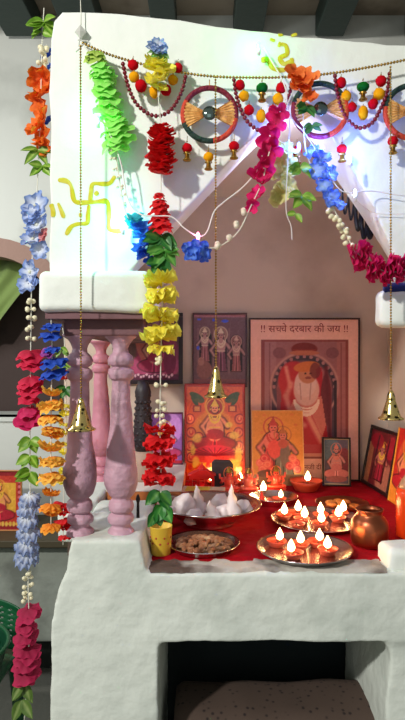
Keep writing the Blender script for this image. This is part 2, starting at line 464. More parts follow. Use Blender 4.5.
for pts, w in [([(261, 60), (268, 60), (272, 67), (279, 70), (286, 69), (291, 64), (292, 58)], 2.6), ([(281, 44), (286, 46), (287, 54), (280, 58), (284, 64), (291, 62), (295, 67)], 2.2),
               ([(270, 39), (275, 41)], 1.6), ([(278, 35), (283, 35)], 1.8), ([(291, 36), (297, 34)], 1.8), ([(278, 44), (281, 45)], 2.6)]:
    stroke(g, pts, w * u * 1.25, PY)
plabel(g.build('painted_symbol', haldi, shrine), 'smeared yellow turmeric sign painted above the arch')

# ------------------------------------------------------------- red cloth over the counter
g = Geo(); nx, ny = 110, 70; vs = []; fs = []
cx0, cx1 = X_(146, 1.16), .632
for j in range(ny + 1):
    for i in range(nx + 1):
        s = i / nx; t = j / ny
        y = 1.155 + (BY - .004 - 1.155) * t + (0.012 * noise.noise(Vector((s * 14, 0, 5))) * (1 - t))
        x = cx0 + (cx1 - cx0) * s
        z = TOP + .0035 + .0018 * (noise.noise(Vector((x * 22, y * 22, 1))) + .5 * noise.noise(Vector((x * 60, y * 30, 1))))
        if j == 0: z = TOP + .0005
        vs.append((x, y, z))
for j in range(ny):
    for i in range(nx):
        a = j * (nx + 1) + i; fs.append((a, a + 1, a + nx + 2, a + nx + 1))
g.add(vs, fs)
tag(g.build('altar_cloth', redcloth, loc=(.2, 1.5, TOP)), 'crimson cloth spread over the counter of the shrine', 'cloth')
CT = TOP + .0045   # top of the cloth

# ------------------------------------------------------------- prints
class Canvas:
    def __init__(s, w, h, bg):
        s.w, s.h = w, h; s.a = np.zeros((h, w, 3)); s.a[:] = bg
        s.y, s.x = np.mgrid[0:h, 0:w]; s.x = (s.x + .5) / w; s.y = (s.y + .5) / h      # y = 0 at the bottom
    def put(s, m, c, al=1.0):
        m = np.clip(m, 0, 1)[..., None] * al; s.a = s.a * (1 - m) + np.array(c, float) * m; return s
    def ell(s, cx, cy, rx, ry, c, rot=0, al=1, soft=.12):
        dx = s.x - cx; dy = (s.y - cy); asp = s.h / s.w
        X = dx * math.cos(rot) + dy * asp * math.sin(rot); Y = (-dx * math.sin(rot) + dy * asp * math.cos(rot)) / asp
        d = np.sqrt((X / rx) ** 2 + (Y / ry) ** 2); return s.put((1 - d) / soft + .5, c, al)
    def ring(s, cx, cy, rx, ry, wd, c, al=1):
        d = np.sqrt(((s.x - cx) / rx) ** 2 + ((s.y - cy) / ry) ** 2); return s.put(1.2 - np.abs(d - 1) / wd, c, al)
    def rect(s, x0, x1, y0, y1, c, al=1):
        return s.put(((s.x > x0) & (s.x < x1) & (s.y > y0) & (s.y < y1)) * 1.0, c, al)
    def poly(s, pts, c, al=1):
        m = np.zeros(s.x.shape, bool); n = len(pts)
        for i in range(n):
            x1, y1 = pts[i]; x2, y2 = pts[(i + 1) % n]
            if y1 == y2: continue
            cnd = ((y1 > s.y) != (y2 > s.y)) & (s.x < (x2 - x1) * (s.y - y1) / (y2 - y1) + x1); m ^= cnd
        return s.put(m * 1.0, c, al)
    def line(s, pts, wd, c, al=1):
        asp = s.h / s.w
        for (x1, y1), (x2, y2) in zip(pts, pts[1:]):
            dx, dy = x2 - x1, (y2 - y1) * asp; L = dx * dx + dy * dy + 1e-9
            t = np.clip(((s.x - x1) * dx + (s.y - y1) * asp * dy) / L, 0, 1)
            d = np.sqrt((s.x - x1 - t * dx) ** 2 + ((s.y - y1) * asp - t * dy) ** 2); s.put(1.3 - d / wd, c, al)
        return s
    def grain(s, amp, seed=1, n=None):
        rs = np.random.RandomState(seed)
        b = rs.randn(s.h // 3 + 2, s.w // 3 + 2); b = np.kron(b, np.ones((3, 3)))[:s.h, :s.w]
        s.a = np.clip(s.a + (b + .6 * rs.randn(s.h, s.w))[..., None] * amp, 0, 255); return s

def lin_np(a):
    a = np.clip(a / 255.0, 0, 1); return np.where(a <= .04045, a / 12.92, ((a + .055) / 1.055) ** 2.4)

def picture(name, label, x, y, z, w, h, cv, frame_rgb=(30, 20, 22), fw=.012, depth=.012, rz=0.0, tilt=0.0, roll=0.0, matw=0, mat_rgb=(230, 220, 200), group=None, rough=.45, coat=.1, bare=False):
    """framed print; root at the middle of its bottom edge, facing the camera before turning by rz and leaning back by tilt"""
    r = thing(name, label, 'picture', (x, y, z), (-tilt, roll, rz), group)
    W, Hh = cv.w, cv.h
    x0, x1, z0, z1 = -w / 2 + fw, w / 2 - fw, fw, h - fw
    if bare: x0, x1, z0, z1 = -w / 2, w / 2, 0, h
    vs = []; cols = []; fs = []
    A = lin_np(cv.a) ** 1.08
    for j in range(Hh):
        for i in range(W):
            vs.append((x0 + (x1 - x0) * i / (W - 1), -depth * .5, z0 + (z1 - z0) * j / (Hh - 1))); cols.append(tuple(A[j, i]))
    for j in range(Hh - 1):
        for i in range(W - 1):
            a = j * W + i; fs.append((a, a + 1, a + W + 1, a + W))
    g = Geo(); g.add(vs, fs, cols)
    pm = mat('printed_sheet_%d' % int(rough * 100), attr=True, rough=rough, coat=coat)
    g.build('print', pm, r, smooth=False, local=True)
    bmn = 'backing_board'
    if not bare:
        g = Geo(); d = depth
        g.box(-w / 2, w / 2, -d, 0, 0, fw); g.box(-w / 2, w / 2, -d, 0, h - fw, h); g.box(-w / 2, -w / 2 + fw, -d, 0, fw, h - fw); g.box(w / 2 - fw, w / 2, -d, 0, fw, h - fw)
        fr_ = g.build('frame', mat('frame_%d_%d_%d' % tuple(frame_rgb), frame_rgb, .35, bump=.1), r, smooth=False, local=True); bevel(fr_, .0015)
        g = Geo().box(-w / 2 + .002, w / 2 - .002, -depth * .45, -.0005, .002, h - .002); g.build(bmn, mat('hardboard', (96, 70, 50), .8), r, smooth=False, local=True)
    else:
        g = Geo().box(-w / 2, w / 2, -depth * .49, 0, 0, h); g.build(bmn, mat('card_%d_%d_%d' % tuple(frame_rgb), frame_rgb, .7), r, smooth=False, local=True)
    return r

def figure(c, cx, y0, s, skin, robe, crown=(230, 180, 60), arms=True, halo=None, seated=False, w=1.0):
    """a small printed figure with drawn outlines, s = height"""
    a = c.h / c.w; dk = tuple(v * .38 for v in robe); lt = tuple(min(255, v * 1.25 + 30) for v in robe); sh = tuple(v * .62 for v in skin)
    if halo: c.ell(cx, y0 + s * .84, s * .17 * a, s * .17, halo)
    c.ring(cx, y0 + s * .84, s * .165 * a, s * .165, .10, crown, .8)
    for e, sw in ((.018, 1), (0, 0)):
        R_ = dk if sw else robe; S_ = dk if sw else skin; K_ = dk if sw else crown
        if seated:
            c.ell(cx, y0 + s * .15, (s * .40 + e * s) * a * w, s * .14 + e * s, R_); c.ell(cx, y0 + s * .42, (s * .17 + e * s) * a * w, s * .23 + e * s, S_)
            c.ell(cx, y0 + s * .33, (s * .18 + e * s) * a * w, s * .10 + e * s, R_)
        else:
            c.poly([(cx - s * (.14 + e) * a * w, y0 - e * s), (cx + s * (.15 + e) * a * w, y0 - e * s), (cx + s * (.09 + e) * a * w, y0 + s * .5), (cx - s * (.09 + e) * a * w, y0 + s * .5)], R_)
            c.ell(cx, y0 + s * .58, (s * .12 + e * s) * a * w, s * .17 + e * s, S_)
        if arms:
            for q in (-1, 1):
                c.line([(cx + q * s * .12 * a, y0 + s * .64), (cx + q * s * .25 * a, y0 + s * .48), (cx + q * s * .17 * a, y0 + s * (.60 if q > 0 else .36))], s * (.038 + e) * a, S_)
        c.ell(cx, y0 + s * .81, (s * .07 + e * s) * a, s * .08 + e * s, S_)
        c.poly([(cx - s * (.085 + e) * a, y0 + s * .86), (cx + s * (.085 + e) * a, y0 + s * .86), (cx + s * .03 * a, y0 + s * .95), (cx, y0 + s * (1.0 + e)), (cx - s * .03 * a, y0 + s * .95)], K_)
    for k in (-1, 0, 1): c.line([(cx + k * s * .05 * a * w, y0 + s * .02), (cx + k * s * .03 * a * w, y0 + s * (.22 if seated else .44))], s * .010 * a, lt if k else dk)
    for r in (.07, .11): c.put(((np.abs(np.sqrt(((c.x - cx) / (s * r * a)) ** 2 + ((c.y - y0 - s * .72) / (s * r * 1.5)) ** 2) - 1) < .16) & (c.y < y0 + s * .71)) * 1.0, crown)
    c.line([(cx - s * .1 * a, y0 + s * .46), (cx + s * .1 * a, y0 + s * .46)], s * .012 * a, crown)
    for q in (-1, 1): c.ell(cx + q * s * .028 * a, y0 + s * .82, s * .013 * a, s * .012, (40, 16, 16)); c.ell(cx + q * s * .09 * a, y0 + s * .80, s * .012 * a, s * .02, crown)
    c.line([(cx - s * .02 * a, y0 + s * .775), (cx + s * .02 * a, y0 + s * .775)], s * .007 * a, (150, 30, 30))

WYB = BY - .004     # pictures hang against the back wall
def px_rect(x0, x1, y0, y1, Y): return X_((x0 + x1) / 2, Y), Z_(y1, Y), (x1 - x0) / F * Y, (y1 - y0) / F * Y

# dark framed landscape-like print at upper left
c = Canvas(96, 84, (110, 74, 72))
c.rect(0, .5, 0, 1, (104, 74, 70)); c.ell(.66, .40, .34, .40, (150, 60, 90)); c.ell(.62, .22, .40, .22, (176, 70, 110)); c.ell(.45, .5, .12, .3, (190, 110, 100), .4)
figure(c, .60, .12, .74, (206, 150, 130), (160, 40, 80), seated=True); c.ell(.85, .3, .1, .22, (120, 30, 70)); c.rect(0, 1, 0, .10, (96, 24, 60))
for k in range(14): c.ell(.3 + k * .045, .07 + .02 * math.sin(k * 2), .018, .022, (226, 180, 190))
c.grain(3, 3)
x, z, w, h = px_rect(113, 183, 313, 384, WYB)
picture('framed_print', 'dark framed magenta print on the back wall above the yellow flowers', x, WYB, z, w, h, c, (34, 20, 26), .014)
# three standing figures in dark niches
c = Canvas(96, 120, (120, 84, 92))
for cx, hh in [(.22, .62), (.52, .66), (.82, .54)]:
    c.rect(cx - .12, cx + .12, .20, .2 + hh * .8, (38, 26, 36)); c.ell(cx, .2 + hh * .8, .12, .08, (38, 26, 36)); c.line([(cx - .14, .18), (cx - .14, .8)], .012, (150, 110, 110))
figure(c, .21, .34, .48, (184, 140, 140), (150, 90, 96), (220, 196, 170), halo=(150, 120, 110)); figure(c, .52, .20, .62, (188, 138, 134), (120, 66, 86), (220, 196, 170), halo=(160, 120, 110))
figure(c, .82, .20, .50, (178, 128, 124), (150, 84, 86), (210, 170, 150), halo=(150, 100, 96)); c.ell(.20, .22, .15, .13, (150, 96, 90)); c.ell(.14, .34, .06, .06, (176, 120, 110))
for p in [(.60, .905, .07, .02), (.38, .92, .025, .02), (.08, .53, .025, .03), (.1, .93, .04, .015)]: c.ell(*p, (70, 90, 220))
c.rect(0, 1, .955, 1, (170, 110, 120)); c.rect(.0, 1, 0, .09, (140, 80, 84)); c.grain(3, 4)
x, z, w, h = px_rect(192.5, 247, 313, 387, WYB)
picture('framed_print', 'purple print of three standing figures in niches, above the glowing orange one', x, WYB, z, w, h, c, (84, 54, 60), .006)
# orange seated goddess print
c = Canvas(110, 170, (232, 96, 40))
c.rect(0, 1, 0, .05, (200, 40, 24)); c.ring(.5, .5, .49, .49, .03, (210, 60, 30), .6)
c.ell(.5, .42, .42, .32, (244, 140, 50)); c.ell(.5, .30, .46, .14, (250, 180, 70))
for q in (-1, 1):
    c.ell(.5 + q * .30, .87, .14, .035, (70, 84, 40), rot=q * .5); c.ell(.5 + q * .34, .83, .10, .025, (70, 84, 40), rot=q * 1.0); c.ell(.5 + q * .27, .83, .09, .02, (96, 90, 40), rot=q * .2)
    c.rect(.5 + q * .30 - .07, .5 + q * .30 + .07, .71, .785, (170, 40, 30)); c.rect(.5 + q * .30 - .045, .5 + q * .30 + .045, .725, .77, (240, 150, 80))
    for k, (yy, xx) in enumerate([(.64, .42), (.50, .40), (.36, .41), (.24, .40), (.45, .27)]):
        c.ell(.5 + q * xx, yy, .085, .056, (130, 20, 20)); c.ell(.5 + q * xx, yy, .072, .047, (216, 40, 34)); c.ell(.5 + q * xx, yy + .008, .02, .02, (250, 150, 90)); c.ring(.5 + q * xx, yy, .05, .034, .35, (250, 150, 90), .8)
c.ell(.5, .78, .16, .11, (190, 60, 40)); c.ring(.5, .78, .16, .105, .12, (250, 170, 60))
figure(c, .5, .30, .55, (250, 156, 110), (186, 14, 24), (252, 200, 80), seated=True, w=1.05)
c.ell(.5, .30, .34, .07, (226, 40, 60)); c.ell(.5, .24, .40, .06, (236, 70, 60))
for k in range(13): c.line([(.5, .26), (.5 + .40 * math.cos(PI * k / 12), .27 + .07 * math.sin(PI * k / 12))], .010, (150, 14, 30))
for k in range(12): c.ell(.08 + k * .077, .14 + .025 * math.sin(k * 2.1), .035, .03, (255, 196, 70) if k % 2 else (226, 50, 40))
for p in [(.20, .44, .08, .05), (.83, .47, .09, .04), (.80, .16, .10, .07), (.18, .20, .06, .05), (.74, .58, .06, .03), (.90, .26, .06, .10), (.13, .32, .04, .06)]: c.ell(*p, (255, 214, 92), al=.85, soft=.5)  # soft yellow candle reflections painted into the print
c.rect(0, .03, 0, 1, (196, 44, 30)); c.rect(.97, 1, 0, 1, (196, 44, 30)); c.rect(0, 1, .975, 1, (190, 44, 34)); c.grain(4, 5)
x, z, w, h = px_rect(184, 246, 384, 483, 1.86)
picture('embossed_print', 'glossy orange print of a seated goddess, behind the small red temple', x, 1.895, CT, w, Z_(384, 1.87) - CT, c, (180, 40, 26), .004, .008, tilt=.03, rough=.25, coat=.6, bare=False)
# tall poster
c = Canvas(150, 236, (214, 152, 136))
c.rect(.0, 1, 0, 1, (244, 186, 166)); c.rect(.10, .91, .13, .875, (150, 70, 66)); c.rect(.13, .88, .145, .86, (164, 104, 104))
c.rect(.13, .24, .145, .86, (174, 118, 118)); c.rect(.80, .88, .145, .86, (178, 110, 104)); c.line([(.18, .15), (.18, .85)], .006, (140, 80, 84)); c.line([(.84, .15), (.84, .85)], .006, (140, 74, 76))
c.ell(.5, .58, .30, .20, (66, 48, 60)); c.rect(.20, .80, .26, .58, (92, 62, 74)); c.ring(.5, .58, .31, .21, .05, (196, 140, 130)); c.ell(.5, .575, .255, .165, (170, 92, 92)); c.rect(.245, .755, .20, .575, (150, 76, 80))
for k in range(15):
    t = PI * k / 14; c.ell(.5 + .28 * math.cos(t), .58 + .188 * math.sin(t), .016, .011, (176, 120, 120))
c.ell(.27, .79, .06, .035, (140, 84, 88)); c.ell(.76, .79, .06, .035, (140, 84, 88)); c.ell(.5, .815, .12, .04, (130, 40, 36)); c.rect(.39, .61, .79, .815, (150, 50, 40)); c.ell(.5, .79, .14, .016, (190, 110, 80))
c.poly([(.30, .66), (.45, .72), (.66, .70), (.70, .40), (.72, .20), (.30, .20), (.28, .45)], (190, 26, 44)); c.ell(.40, .62, .14, .12, (196, 40, 46))
c.ell(.70, .50, .05, .16, (120, 40, 50)); c.rect(.77, .80, .26, .62, (60, 40, 50))
c.poly([(.40, .50), (.66, .52), (.70, .34), (.64, .22), (.44, .22), (.34, .40)], (214, 120, 104)); c.poly([(.38, .34), (.56, .42), (.70, .22), (.52, .20)], (190, 30, 50))
c.line([(.52, .42), (.66, .24)], .035, (226, 150, 126)); c.line([(.38, .60), (.33, .52), (.38, .40), (.50, .34)], .03, (216, 126, 112)); c.line([(.37, .58), (.33, .70)], .022, (226, 140, 120))
c.ell(.52, .56, .12, .10, (226, 176, 160)); c.ell(.51, .60, .10, .085, (230, 190, 176)); c.ell(.53, .655, .085, .055, (206, 130, 96)); c.ell(.51, .662, .012, .006, (60, 24, 24)); c.ell(.56, .662, .012, .006, (60, 24, 24)); c.ell(.535, .635, .03, .008, (150, 70, 60)); c.ell(.52, .705, .12, .032, (216, 120, 60), rot=.15); c.ell(.60, .68, .05, .05, (120, 44, 44), al=.8)
for r_ in (.055, .075, .095): c.put(((np.abs(np.sqrt(((c.x - .52) / .11) ** 2 + ((c.y - .50) / r_) ** 2) - 1) < .10) & (c.y < .50)) * 1.0, (246, 214, 190))
c.line([(.46, .60), (.47, .50)], .006, (190, 140, 130)); c.line([(.56, .60), (.55, .50)], .006, (190, 140, 130)); c.line([(.70, .70), (.74, .22)], .02, (110, 30, 44)); c.ell(.30, .37, .02, .06, (90, 50, 60)); c.rect(.20, .82, .165, .22, (190, 60, 70)); c.rect(.20, .82, .145, .165, (214, 140, 120)); c.grain(2, 6)
x, z, w, h = px_rect(249, 360, 318, 487, 1.895)
poster = picture('framed_poster', 'tall pink poster of a bearded holy man under an arch, red script above', x, WYB - .012, CT, w, Z_(318, 1.9) - CT, c, (44, 22, 26), .0055)
def text_mesh(txt, size):
    cu = bpy.data.curves.new('lettering', 'FONT'); cu.body = txt; cu.size = size; cu.extrude = .0002
    o = bpy.data.objects.new('lettering', cu); COL.objects.link(o); bpy.context.view_layer.update()
    me = bpy.data.meshes.new_from_object(o.evaluated_get(bpy.context.evaluated_depsgraph_get())); bpy.data.objects.remove(o); return me
def maxx(txt, size): return max(v.co.x for v in text_mesh(txt, size).vertices)
def lettering(runs, size, m, parent, loc, name='lettering'):
    """runs: strings; one starting with ~ is a letter joined to the next, set without its upright stem"""
    ref = maxx('म', size); x = 0.0; bm = bmesh.new()
    for t in runs:
        half = t.startswith('~'); t = t.lstrip('~'); me = text_mesh(t, size); adv = maxx(t + 'म', size) - ref
        b2 = bmesh.new(); b2.from_mesh(me)
        if half:
            adv -= size * .125
            bmesh.ops.bisect_plane(b2, geom=b2.verts[:] + b2.edges[:] + b2.faces[:], plane_co=(adv + size * .02, 0, 0), plane_no=(1, 0, 0), clear_outer=True)
        for v in b2.verts: v.co.x += x
        tmp = bpy.data.meshes.new('t'); b2.to_mesh(tmp); bm.from_mesh(tmp); b2.free(); bpy.data.meshes.remove(tmp); x += adv
    for v in bm.verts: v.co.x -= x / 2
    me = bpy.data.meshes.new(name); bm.to_mesh(me); bm.free(); me.materials.append(m)
    o = bpy.data.objects.new(name, me); COL.objects.link(o); o.parent = parent; o.location = loc; o.rotation_euler = (PI / 2, 0, 0); return o
redink = mat('maroon_ink', (150, 16, 34), .6)
ph = Z_(318, 1.9) - CT
lettering(['!! स', '~च', 'चे दरबार की जय !!'], .034, redink, poster, (0, -.0075, ph - .048))
lettering(['मनजी दी'], .022, redink, poster, (.022, -.0075, .040))
# golden couple print leaning on the poster
c = Canvas(96, 140, (222, 142, 56))
c.ell(.5, .6, .5, .45, (236, 156, 60), al=.6, soft=.8)
for p in [(.25, .93), (.78, .94), (.2, .7), (.85, .8)]: c.ell(p[0], p[1], .04, .02, (226, 120, 60), al=.6)
figure(c, .42, .14, .76, (230, 120, 100), (214, 64, 60), (206, 70, 60), w=1.4); figure(c, .60, .12, .66, (214, 120, 100), (116, 112, 96), (190, 110, 60), w=1.3)
c.ell(.44, .48, .14, .12, (232, 84, 72)); c.ell(.64, .40, .10, .16, (130, 104, 90)); c.ell(.60, .55, .09, .06, (196, 90, 70))
for k, p in enumerate([(.16, .30), (.24, .36), (.20, .22), (.84, .30), (.78, .36), (.86, .22), (.30, .28), (.72, .26)]): c.ell(p[0], p[1], .08, .055, (220, 50, 60) if k % 2 else (240, 110, 90)); c.ring(p[0], p[1], .05, .03, .3, (250, 160, 120), .6)
c.rect(0, 1, 0, .15, (150, 104, 66)); c.ell(.3, .16, .2, .05, (120, 70, 50)); c.rect(0, .02, 0, 1, (230, 176, 110)); c.rect(.98, 1, 0, 1, (230, 176, 110)); c.rect(0, 1, .985, 1, (230, 176, 110)); c.grain(3, 7)
x, z, w, h = px_rect(252, 304, 410, 487, 1.84)
picture('card_print', 'golden yellow print of a standing couple, leaning on the poster', x, 1.83, CT, w, Z_(410, 1.85) - CT, c, (200, 150, 90), .002, .004, tilt=-.0, rough=.4, bare=True).rotation_euler[0] = -.14
# small dark framed print
c = Canvas(60, 96, (96, 84, 96)); c.ell(.3, .75, .4, .25, (90, 110, 120)); c.ell(.8, .5, .3, .3, (130, 50, 56)); figure(c, .5, .12, .78, (206, 140, 130), (206, 120, 112), (220, 130, 110), seated=True)
c.ell(.5, .12, .42, .07, (160, 90, 80)); c.grain(3, 8)
for a_ in ((0, .03, 0, 1), (.97, 1, 0, 1), (0, 1, 0, .02), (0, 1, .98, 1)): c.rect(*a_, (200, 180, 130))
x, z, w, h = px_rect(321.5, 350, 438, 485, 1.83)
pp = picture('framed_print', 'small black framed print standing before the lower right of the poster', x, 1.825, CT, w, Z_(437, 1.84) - CT, c, (22, 16, 20), .0055); pp.rotation_euler = (-.12, .02, 0)
# dark framed picture leaning on the right wall
c = Canvas(70, 96, (120, 30, 44)); c.rect(0, .2, 0, .75, (200, 150, 110), .8); c.ell(.75, .2, .3, .3, (200, 140, 110), al=.8); figure(c, .55, .12, .7, (190, 110, 100), (150, 30, 50), w=1.2); c.ell(.3, .8, .25, .15, (160, 20, 50)); c.ell(.85, .75, .18, .2, (170, 30, 50))
c.line([(.35, .9), (.28, .1)], .03, (60, 20, 30)); c.line([(.75, .9), (.7, .1)], .03, (70, 20, 30)); c.grain(4, 9)
pb, pq = Vector((.535, 1.885, 0)), Vector((.548, 1.665, 0))
r_ = thing('framed_print', 'black framed red print leaning against the right wall beside the small print', 'picture', ((pb + pq) / 2).xy.to_3d() + Vector((0, 0, CT)))
r_.rotation_euler = (0, 0, 0)
def leaning(root_name, label, ctr, ang, tilt, w, h, c, fcol, fw, bare=False):
    r = picture(root_name, label, ctr[0], ctr[1], CT, w, h, c, fcol, fw, .010, bare=bare)
    r.rotation_mode = 'XYZ'
    r.rotation_euler = (Matrix.Rotation(ang, 4, 'Z') @ Matrix.Rotation(-tilt, 4, 'X')).to_euler(); return r
bpy.data.objects.remove(r_)
leaning('framed_print', 'black framed red print leaning against the right wall beside the small print', (.548, 1.775), -PI / 2 + .06, .19, .225, .195, c, (24, 14, 18), .011)
c = Canvas(60, 96, (206, 44, 36)); c.rect(0, 1, 0, .3, (240, 150, 50)); c.ell(.5, .6, .35, .3, (226, 90, 60)); figure(c, .5, .2, .7, (240, 150, 110), (200, 30, 50), seated=True); c.rect(0, .06, 0, 1, (240, 170, 60)); c.rect(.94, 1, 0, 1, (180, 30, 40)); c.grain(4, 10)
leaning('card_print', 'orange and red print leaning at the right wall behind the orange bottle', (.552, 1.56), -PI / 2 + .05, .16, .17, .215, c, (190, 60, 40), .003, bare=True)
# purple print behind the red flowers
c = Canvas(60, 96, (150, 96, 170)); c.ell(.7, .7, .3, .3, (196, 140, 210)); c.ell(.3, .9, .4, .15, (110, 60, 120)); c.ell(.35, .4, .28, .3, (90, 60, 70)); figure(c, .5, .1, .75, (200, 160, 180), (190, 60, 110), seated=True)
for k in range(22): c.ell(.2 + .6 * random.random(), .1 + .7 * random.random(), .04, .025, (226, 200, 220), al=.8)
c.rect(0, 1, 0, .06, (190, 40, 60)); c.grain(4, 11)
# low board and what stands on it
bx0, bx1 = -.255, X_(181, 1.50)
g = Geo(); g.box(bx0, bx1, 1.50, BY - .01, TOP + .004, H - .352)
bd = thing('low_platform', 'low wooden board with a white top, behind the mauve pillars', 'platform', ((bx0 + bx1) / 2, 1.7, TOP + .004))
bevel(g.build('board', mat('orange_wood', (196, 116, 60), .5, bump=.2, stain=(160, 84, 40), sscale=14), bd, smooth=False), .002)
g = Geo(); g.box(bx0 - .002, bx1 + .002, 1.497, BY - .012, H - .352, H - .3475); bevel(g.build('top_sheet', mat('white_top_sheet', (226, 214, 204), .6), bd, smooth=False), .001)
BT = H - .3475
x, z, w, h = px_rect(144, 183, 412, 478, 1.86)
picture('framed_print', 'purple print partly hidden by the hanging red flowers', x, 1.87, BT, w, Z_(412, 1.87) - BT, c, (90, 30, 60), .004)
# dark knobbly vase on a beige foot
vx, vy = X_(143, 1.62), 1.62
vz = thing('carved_vase', 'dark knobbly carved vase on a beige pot, behind the worn mauve pillar', 'vase', (vx, vy, BT))
g = Geo().lathe((vx, vy, BT), [(.030, 0), (.034, .01), (.036, .05), (.033, .075), (.024, .085)], 24); plabel(g.build('pot', mat('beige_clay', (176, 146, 128), .7, bump=.2), vz), 'beige pot')
g = Geo().lathe((vx, vy, BT + .085), [(.022, 0), (.026, .02), (.027, .06), (.024, .10), (.020, .14), (.024, .17), (.015, .2), (.002, .205)], 20)
for i in range(9):
    for k in range(9): a = 2 * PI * k / 9 + i * .35; rr = .026 - .001 * i; g.sphere((vx + rr * math.cos(a), vy + rr * math.sin(a), BT + .10 + i * .018), .006, 6, 5)
g.build('carved_body', mat('dark_carved_wood', (40, 30, 34), .5), vz)

# ------------------------------------------------------------- hanging gold chains with bells
def bead_run(g, pts, r, step):
    for p in resample(pts, step): g.sphere(p, r, 8, 5)
def bell_geo(g, c, w, h):
    g.lathe((c[0], c[1], c[2]), [(.0015, h), (.004, h * .97), (.0055, h * .9), (.0075, h * .78), (w * .40, h * .62), (w * .46, h * .56), (w * .60, h * .38), (w * .74, h * .20), (w * .84, h * .10), (w * 1.08, h * .04), (w * 1.1, 0), (w * 1.0, -.001), (w * .66, h * .18), (.004, h * .7)], 28)
def bell_chain(px, y0, y1, ybell, Y, bw, label, py2=None):
    top_, end = P(px, y0, Y), P(px + .5, y1, Y)
    r = thing('bell_chain', label, 'bell', (top_.x, Y, top_.z), group='gold bells on bead chains')
    g = Geo(); bead_run(g, [top_, end], .0021, .0054); g.tube([top_, end], .0005, 5); g.build('bead_chain', gold, r)
    b = P(px + .5, ybell, Y); h = end.z - b.z
    g = Geo(); bell_geo(g, b, bw, h); bl = g.build('bell', brass_bell, r)
    g = Geo(); g.sphere((b.x, b.y, b.z + .001), .004); g.build('clapper', gold, bl)
bell_chain(80.5, 46, 398, 430, 1.045, .0250, 'gold bell on a long bead chain in front of the mauve pillars')
bell_chain(215.5, 77, 366, 397, 1.06, .0205, 'gold bell on a long bead chain in the middle, before the pictures')
bell_chain(390.5, 67, 390, 419, 1.045, .0215, 'gold bell on a long bead chain at the right of the arch')
# hook at the top left
hk = thing('wall_hook', 'small white hook and cord knot holding the chains, upper left of the shrine', 'hook', P(81, 40, FY))
g = Geo(); g.tube([P(80.5, 0, 1.09), P(81, 14, 1.09), P(81, 26, 1.09)], .0009, 5); g.build('cord', thread, hk)
g = Geo(); a = P(80.5, 32, 1.088); g.sphere(a, .0115, 4, 2, (1, .4, 1.3)); g.tube([P(80, 38, 1.085), P(79, 46, 1.075), P(84, 44, 1.07), P(76, 52, 1.075)], .0012, 5); g.tube([P(78, 40, 1.085), P(88, 41, 1.075), P(90, 44, 1.07)], .0013, 5)
g.build('knot', mat('grey_white_cord', (190, 190, 182), .6), hk, smooth=False)

# ------------------------------------------------------------- door garland of rings, swags and pom-poms
tor = thing('door_garland', 'festive hanging of gold beads, maroon swags, pom-poms and raffia rings across the arch', 'garland', P(245, 76, 1.075))
TY = 1.072
path = smooth_path([P(a, b, TY) for a, b in [(83, 43), (100, 51), (120, 58), (150, 66), (185, 73), (215, 76.5), (250, 77.5), (290, 77), (330, 73.5), (370, 67), (405, 60), (440, 52)]], 8)
g = Geo(); bead_run(g, path, .0028, .0062); g.tube(path, .0006, 5); g.build('gold_bead_string', gold, tor)
def swag(pts):
    pth = smooth_path([P(a, b, TY - .004) for a, b in pts], 8); g = Geo(); bead_run(g, pth, .0043, .0084); g.tube(pth, .0008, 5); g.build('maroon_swag', maroon, tor)
swag([(123, 64), (127, 82), (134, 100), (144, 111), (155, 116), (167, 113), (176, 103), (183, 88), (186, 74)])
swag([(234, 80), (237, 98), (245, 118), (256, 129), (266, 131), (277, 124), (284, 110), (290, 92), (292, 80)])
swag([(335, 76), (337, 92), (343, 112), (352, 124), (361, 128), (372, 123), (380, 110), (387, 92), (390, 70)])
pomc = {'red': mat('red_pompom', (190, 8, 22), .95, spec=.1), 'yel': mat('yellow_pompom', (232, 160, 16), .95, spec=.1), 'grn': mat('green_pompom', (14, 96, 30), .95, spec=.1)}
def pompom(px, py, col, r=4.4, bell=False, Y=TY - .002, oy=1.0, cord=9):
    p = P(px, py, Y); R = r * 1.2 * Y / F
    g = Geo(); g.sphere(p, R, 14, 10, (1, .9, oy))
    for v in g.v: d = (v - p); v += d * (.16 * noise.noise(v * 900))
    po = g.build('pom_pom', pomc[col], tor)
    g = Geo(); g.tube([p + Vector((0, 0, R)), P(px + .3, py - cord, Y)], .0006, 4); g.sphere(p + Vector((0, 0, R + .002)), .0016, 6, 4)
    if bell: 
        b = p - Vector((0, 0, R * .8 + .015)); bell_geo(g, b, .0075, .016)
    g.build('bell' if bell else 'bead_link', gold, po)
for t in [(133, 65, 'red'), (134, 77, 'yel'), (141, 86, 'red', 5), (154, 92, 'yel', 4, False, TY, 1.3), (166, 90, 'red', 4.6), (173, 80, 'yel', 4.2), (178, 68, 'red', 4)]: pompom(*t)
for t in [(240, 85, 'red', 4.2), (244, 96, 'yel', 4.4), (249, 110, 'red', 4.2), (261, 116, 'yel', 4, False, TY, 1.35), (273, 110, 'red', 4), (278, 99, 'yel', 4.6), (281, 88, 'red', 4.4)]: pompom(*t)
for t in [(341, 83, 'red', 4.4), (346, 96, 'yel', 4.4), (352, 107, 'red', 4), (363, 113, 'yel', 4, False, TY, 1.5), (373, 104, 'red', 4.2), (379, 94, 'yel', 4.8), (381, 81, 'red', 4.6)]: pompom(*t)
pompom(262, 88, 'grn', 5, True, TY, .8); pompom(363, 87, 'grn', 5, True, TY, .8); pompom(155, 78, 'grn', 4.5, True, TY + .01, .8)
for px, py, col in [(187, 148, 'red'), (208.5, 157, 'yel'), (234, 146, 'red'), (297, 151, 'red'), (322, 158, 'yel'), (342, 149, 'red'), (393, 141, 'red'), (191, 152, 'red')][:7]:
    pompom(px, py, col, 4.4, True, TY - .001, .9, 12)
